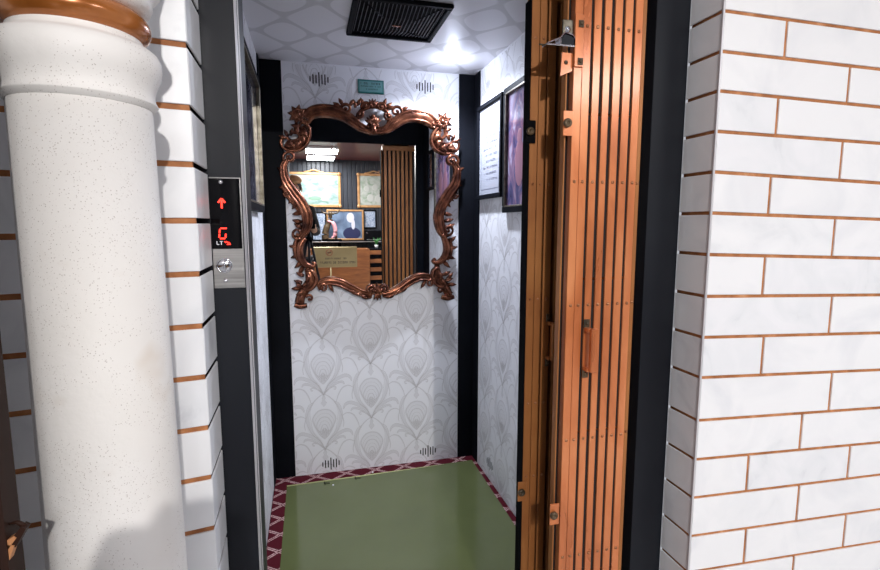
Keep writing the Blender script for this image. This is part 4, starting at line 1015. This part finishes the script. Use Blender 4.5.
# --- unseen spotlight, added to throw the crisp shadows
SPX, SPY, SPZ = .36, -1.75, 2.33
t = thing('added_spotlight', (SPX, SPY, LC), 'small white spotlight added unseen on the maroon lobby ceiling for crisp shadows', 'light')
mb = MB(); mb.lathe([(.045,LC-.015),(.045,LC-.0005)], 24, (SPX,SPY,0)); mb.lathe([(.008,SPZ+.06),(.008,LC-.014)], 10, (SPX,SPY,0)); mb.build('mount', M['white'], t)
d = Vector((.13, 2.85, -1.07)).normalized(); Tq = Matrix.Translation((SPX,SPY,SPZ))@d.to_track_quat('Z','Y').to_matrix().to_4x4()
mb = MB(); mb.lathe([(.020,-.10),(.034,-.09),(.036,-.02),(.030,-.02),(.028,-.085)], 24, (0,0,0), 0, Tq); mb.build('lamp_head', M['white'], t)

# ============================================================ PHOTOGRAPHER, CAMERA AND TRIPOD (seen in the mirror)
t = thing('tripod', (0,-.10,0), 'black camera tripod standing before the lift doorway, seen in the mirror', 'tripod')
apex = Vector((.0,-.09,H-.16))
for a in (90, 215, 325):
    f = Vector((.30*math.cos(math.radians(a)), -.09+.30*math.sin(math.radians(a)), .012))
    mid = apex.lerp(f, .5)
    mb = MB(); mb.tube([apex+Vector((.02*math.cos(math.radians(a)), .02*math.sin(math.radians(a)), 0)), mid], .013, 10); mb.tube([mid, f], .009, 10); lg = mb.build('leg', M['jamb'], t)
    mb = MB(); mb.ball(f, .013, 6, sc=(1,1,.9)); mb.build('rubber_foot', M['rubber'], lg)
mb = MB(); mb.lathe([(.035,-.03),(.038,.0),(.030,.02),(.014,.03),(.014,.09),(.026,.092),(.026,.10)], 20, tuple(apex)); mb.build('tripod_head', M['matte_black'], t)
t = thing('photo_camera', (0,-.09,H-.055), 'black photo camera mounted on the tripod, seen in the mirror', 'camera')
mb = MB(); mb.cbox(-.068, .068, -.125, -.065, H-.055, H+.038, b=.008); mb.cbox(-.025, .025, -.12, -.068, H+.036, H+.058, b=.006); mb.build('camera_body', M['matte_black'], t)
mb = MB(); mb.lathe([(.034,0),(.036,.01),(.034,.035),(.037,.04),(.037,.048),(.030,.048),(.026,.040),(.0001,.038)], 28, (0,0,0), 0, Matrix.Translation((0,-.066,H-.005))@Matrix.Rotation(-PI/2,4,'X')); mb.build('lens', M['display'], t)

def skin_obj(name, verts, edges, radii, m, parent, sub=2, root=0):
    me = bpy.data.meshes.new(name); me.from_pydata(verts, edges, []); me.materials.append(m)
    o = bpy.data.objects.new(name, me); C.objects.link(o)
    if parent: o.parent = parent; o.matrix_parent_inverse = parent.matrix_basis.inverted()
    s = o.modifiers.new('Skin', 'SKIN'); s.use_smooth_shade = True
    if not me.skin_vertices: me.attributes  # layer is added with the modifier's data below
    import bmesh
    bm = bmesh.new(); bm.from_mesh(me); L = bm.verts.layers.skin.verify(); bm.verts.ensure_lookup_table()
    for v, r in zip(bm.verts, radii):
        v[L].radius = r if hasattr(r, '__len__') else (r, r)
    bm.verts[root][L].use_root = True
    bm.to_mesh(me); bm.free()
    ss = o.modifiers.new('Subdivision', 'SUBSURF'); ss.levels = sub; ss.render_levels = sub
    return o
px0, py0 = -.15, -.76
per = thing('person', (px0, py0, 0), 'person in black clothes and tan cap behind the tripod, in the mirror', 'person')
S = 1.04
def V(x, y, zz): return (px0+x*S, py0+y*S, zz*S)
#        pelvis        waist         chest         neck base     neck        head base     head mid      head top
vs = [V(0,0,.95), V(0,.0,1.12), V(0,.0,1.32), V(0,.005,1.47), V(0,.015,1.53), V(0,.03,1.60), V(0,.04,1.68), V(0,.03,1.75)]
ra = [(.15,.11),(.135,.10),(.15,.105),(.085,.075),(.052,.055),(.062,.075),(.078,.095),(.06,.07)]
ed = [(i,i+1) for i in range(7)]
def chain(start, pts, rad):
    p = start
    for q, r in zip(pts, rad):
        vs.append(V(*q)); ra.append(r); ed.append((p, len(vs)-1)); p = len(vs)-1
    return p
wr = chain(3, [(.17,.0,1.43),(.22,.03,1.20),(.20,.20,1.24),(.19,.30,1.27)], [.058,.045,.036,.028])
wl = chain(3, [(-.17,.0,1.43),(-.24,.05,1.18),(-.05,.18,1.20),(.03,.25,1.24)], [.058,.045,.036,.028])
hr = chain(wr, [(.19,.35,1.28),(.19,.39,1.29)], [(.036,.018),(.038,.016)])
hl = chain(wl, [(.07,.28,1.25),(.10,.31,1.26)], [(.036,.018),(.038,.016)])
for base, dx, dy in ((hr,-.2,1.0),(hl,.75,.6)):
    bx, by_, bz = [c for c in vs[base]]; 
    bx = (bx-px0)/S; by_ = (by_-py0)/S; bz = bz/S
    for k, L in enumerate((.036,.043,.040,.030)):
        o = (k-1.5)*.019; nxp, nyp = -dy, dx
        chain(base, [(bx+nxp*o*.7, by_+nyp*o*.7, bz+.004), (bx+nxp*o+dx*L*.5, by_+nyp*o+dy*L*.5, bz), (bx+nxp*o+dx*L, by_+nyp*o+dy*L, bz-.018)], [.009,.0085,.0075])
    chain(base, [(bx-dy*.035-dx*.02, by_+dx*.035-dy*.02, bz-.012), (bx-dy*.045+dx*.01, by_+dx*.045+dy*.01, bz-.028)], [.010,.009])
chain(0, [(.10,0,.88),(.11,.02,.50),(.11,-.02,.10),(.11,.0,.045),(.115,.13,.03)], [.095,.06,.042,.038,(.038,.025)])
chain(0, [(-.10,0,.88),(-.13,.03,.50),(-.13,-.02,.10),(-.13,0,.045),(-.14,.13,.03)], [.095,.06,.042,.038,(.038,.025)])
body = skin_obj('body', vs, ed, ra, M['skin'], per, 2, 0)
# face
mb = MB(); mb.ball(V(0,.130,1.655), .014, 8, sc=(.8,1.1,1.3)); mb.build('nose', M['skin'], per)
for s in (-1, 1):
    mb = MB(); mb.ball(V(s*.030,.116,1.685), .011, 8, sc=(1.1,1,.75)); ey = mb.build('eye', M['white'], per)
    mb = MB(); mb.ball(V(s*.030,.1245,1.685), .0055, 8, sc=(1,.6,1)); mb.build('pupil', M['hair'], ey)
    mb = MB(); mb.ball(V(s*.084,.035,1.675), .022, 8, sc=(.4,.8,1.3)); mb.build('ear', M['skin'], per)
mb = MB(); mb.ball(V(0,.118,1.615), .020, 8, sc=(1.1,.4,.35)); mb.build('mouth', mat('lips', (.40,.14,.11), .5), per)
mb = MB(); mb.ball(V(0,.000,1.715), .100, 14, sc=(.88,.95,.95)); mb.build('hair', M['hair'], per)
mb = MB(); mb.ball(V(0,.022,1.775), .105, 14, sc=(.90,1.02,.56)); mb.ball(V(0,.140,1.745), .07, 10, sc=(1.0,1.0,.12)); mb.build('cap', M['cap'], per)
# clothes: same skeleton, a little fuller
def cloth(name, pts, eds, rr, m): return skin_obj(name, [V(*p) for p in pts], eds, rr, m, per, 2, 0)
cloth('shirt', [(0,0,.83),(0,0,1.12),(0,0,1.33),(0,.004,1.46),(.17,0,1.43),(.225,.03,1.20),(.20,.19,1.24),(-.17,0,1.43),(-.245,.05,1.18),(-.07,.17,1.20)],
      [(0,1),(1,2),(2,3),(3,4),(4,5),(5,6),(3,7),(7,8),(8,9)], [(.175,.135),(.158,.122),(.175,.13),(.105,.09),.078,.062,.050,.078,.062,.050], M['cloth_black'])
cloth('trousers', [(0,0,.93),(.10,0,.86),(.112,.02,.50),(.112,-.02,.10),(-.10,0,.86),(-.132,.03,.50),(-.132,-.02,.10)],
      [(0,1),(1,2),(2,3),(0,4),(4,5),(5,6)], [(.165,.125),.118,.080,.062,.118,.080,.062], M['trousers'])
for s, x in ((1,.112),(-1,-.135)):
    mb = MB(); mb.ball(V(x,.055,.045), .05, 10, sc=(.95,2.7,.86)); mb.build('shoe', M['rubber'], per)

# ============================================================ LIGHT
def area(name, loc, target, size, power, col=(1,1,1), sy=None):
    l = bpy.data.lights.new(name, 'AREA'); l.energy = power; l.color = col; l.size = size
    if sy: l.shape = 'RECTANGLE'; l.size_y = sy
    o = bpy.data.objects.new(name, l); C.objects.link(o); o.location = loc
    o.rotation_euler = (Vector(target)-Vector(loc)).to_track_quat('-Z','Y').to_euler(); return o
def spot(name, loc, target, power, ang, radius, col=(1,1,1), blend=.3):
    l = bpy.data.lights.new(name, 'SPOT'); l.energy = power; l.color = col; l.spot_size = math.radians(ang); l.spot_blend = blend; l.shadow_soft_size = radius
    o = bpy.data.objects.new(name, l); C.objects.link(o); o.location = loc
    o.rotation_euler = (Vector(target)-Vector(loc)).to_track_quat('-Z','Y').to_euler(); return o
spot('added_spot', (SPX+d.x*.02, SPY+d.y*.02, SPZ+d.z*.02), (.55, 1.1, H-.1), 168, 100, .020, (1,.965,.93))  # beam of the added spotlight
area('panel_light_near', (.22,-2.36,LC-.04), (.22,-2.36,0), .44, 60, (.93,.96,1), .46)
area('panel_light_far', (.22,-3.16,LC-.04), (.22,-3.16,0), .42, 18, (.93,.96,1), .46)
pl_ = bpy.data.lights.new('downlight_lamp', 'POINT'); pl_.energy = 1.3; pl_.color = (.70,.79,1); pl_.shadow_soft_size = .022
po = bpy.data.objects.new('downlight_lamp', pl_); C.objects.link(po); po.location = (.698, 2.455, CEIL-.055)
w = bpy.data.worlds.new('World'); scene.world = w; w.use_nodes = True
w.node_tree.nodes['Background'].inputs[0].default_value = (.88,.91,1,1)
w.node_tree.nodes['Background'].inputs[1].default_value = .5

spot('downlight_beam', (.698, 2.455, CEIL-.03), (.42, 2.2, 0), 92, 150, .025, (.78,.85,1), 1.0)
area('added_panel_light', (2.15,-1.30,LC-.04), (2.15,-1.30,0), .76, 27, (.96,.97,1), .86)  # lamp of the unseen right panel, added for highlights on the gate
# ============================================================ CAMERA
cam = bpy.data.cameras.new('Camera'); co = bpy.data.objects.new('Camera', cam); C.objects.link(co)
cam.sensor_width = 36; cam.lens = F/880*36; cam.clip_start = .01
co.location = (0,0,H); co.rotation_euler = (PI/2-PITCH, 0, -YAW)
scene.camera = co
scene.view_settings.view_transform = 'Standard'; scene.view_settings.look = 'None'
scene.view_settings.exposure = 0; scene.view_settings.gamma = 1; scene.view_settings.use_curve_mapping = False
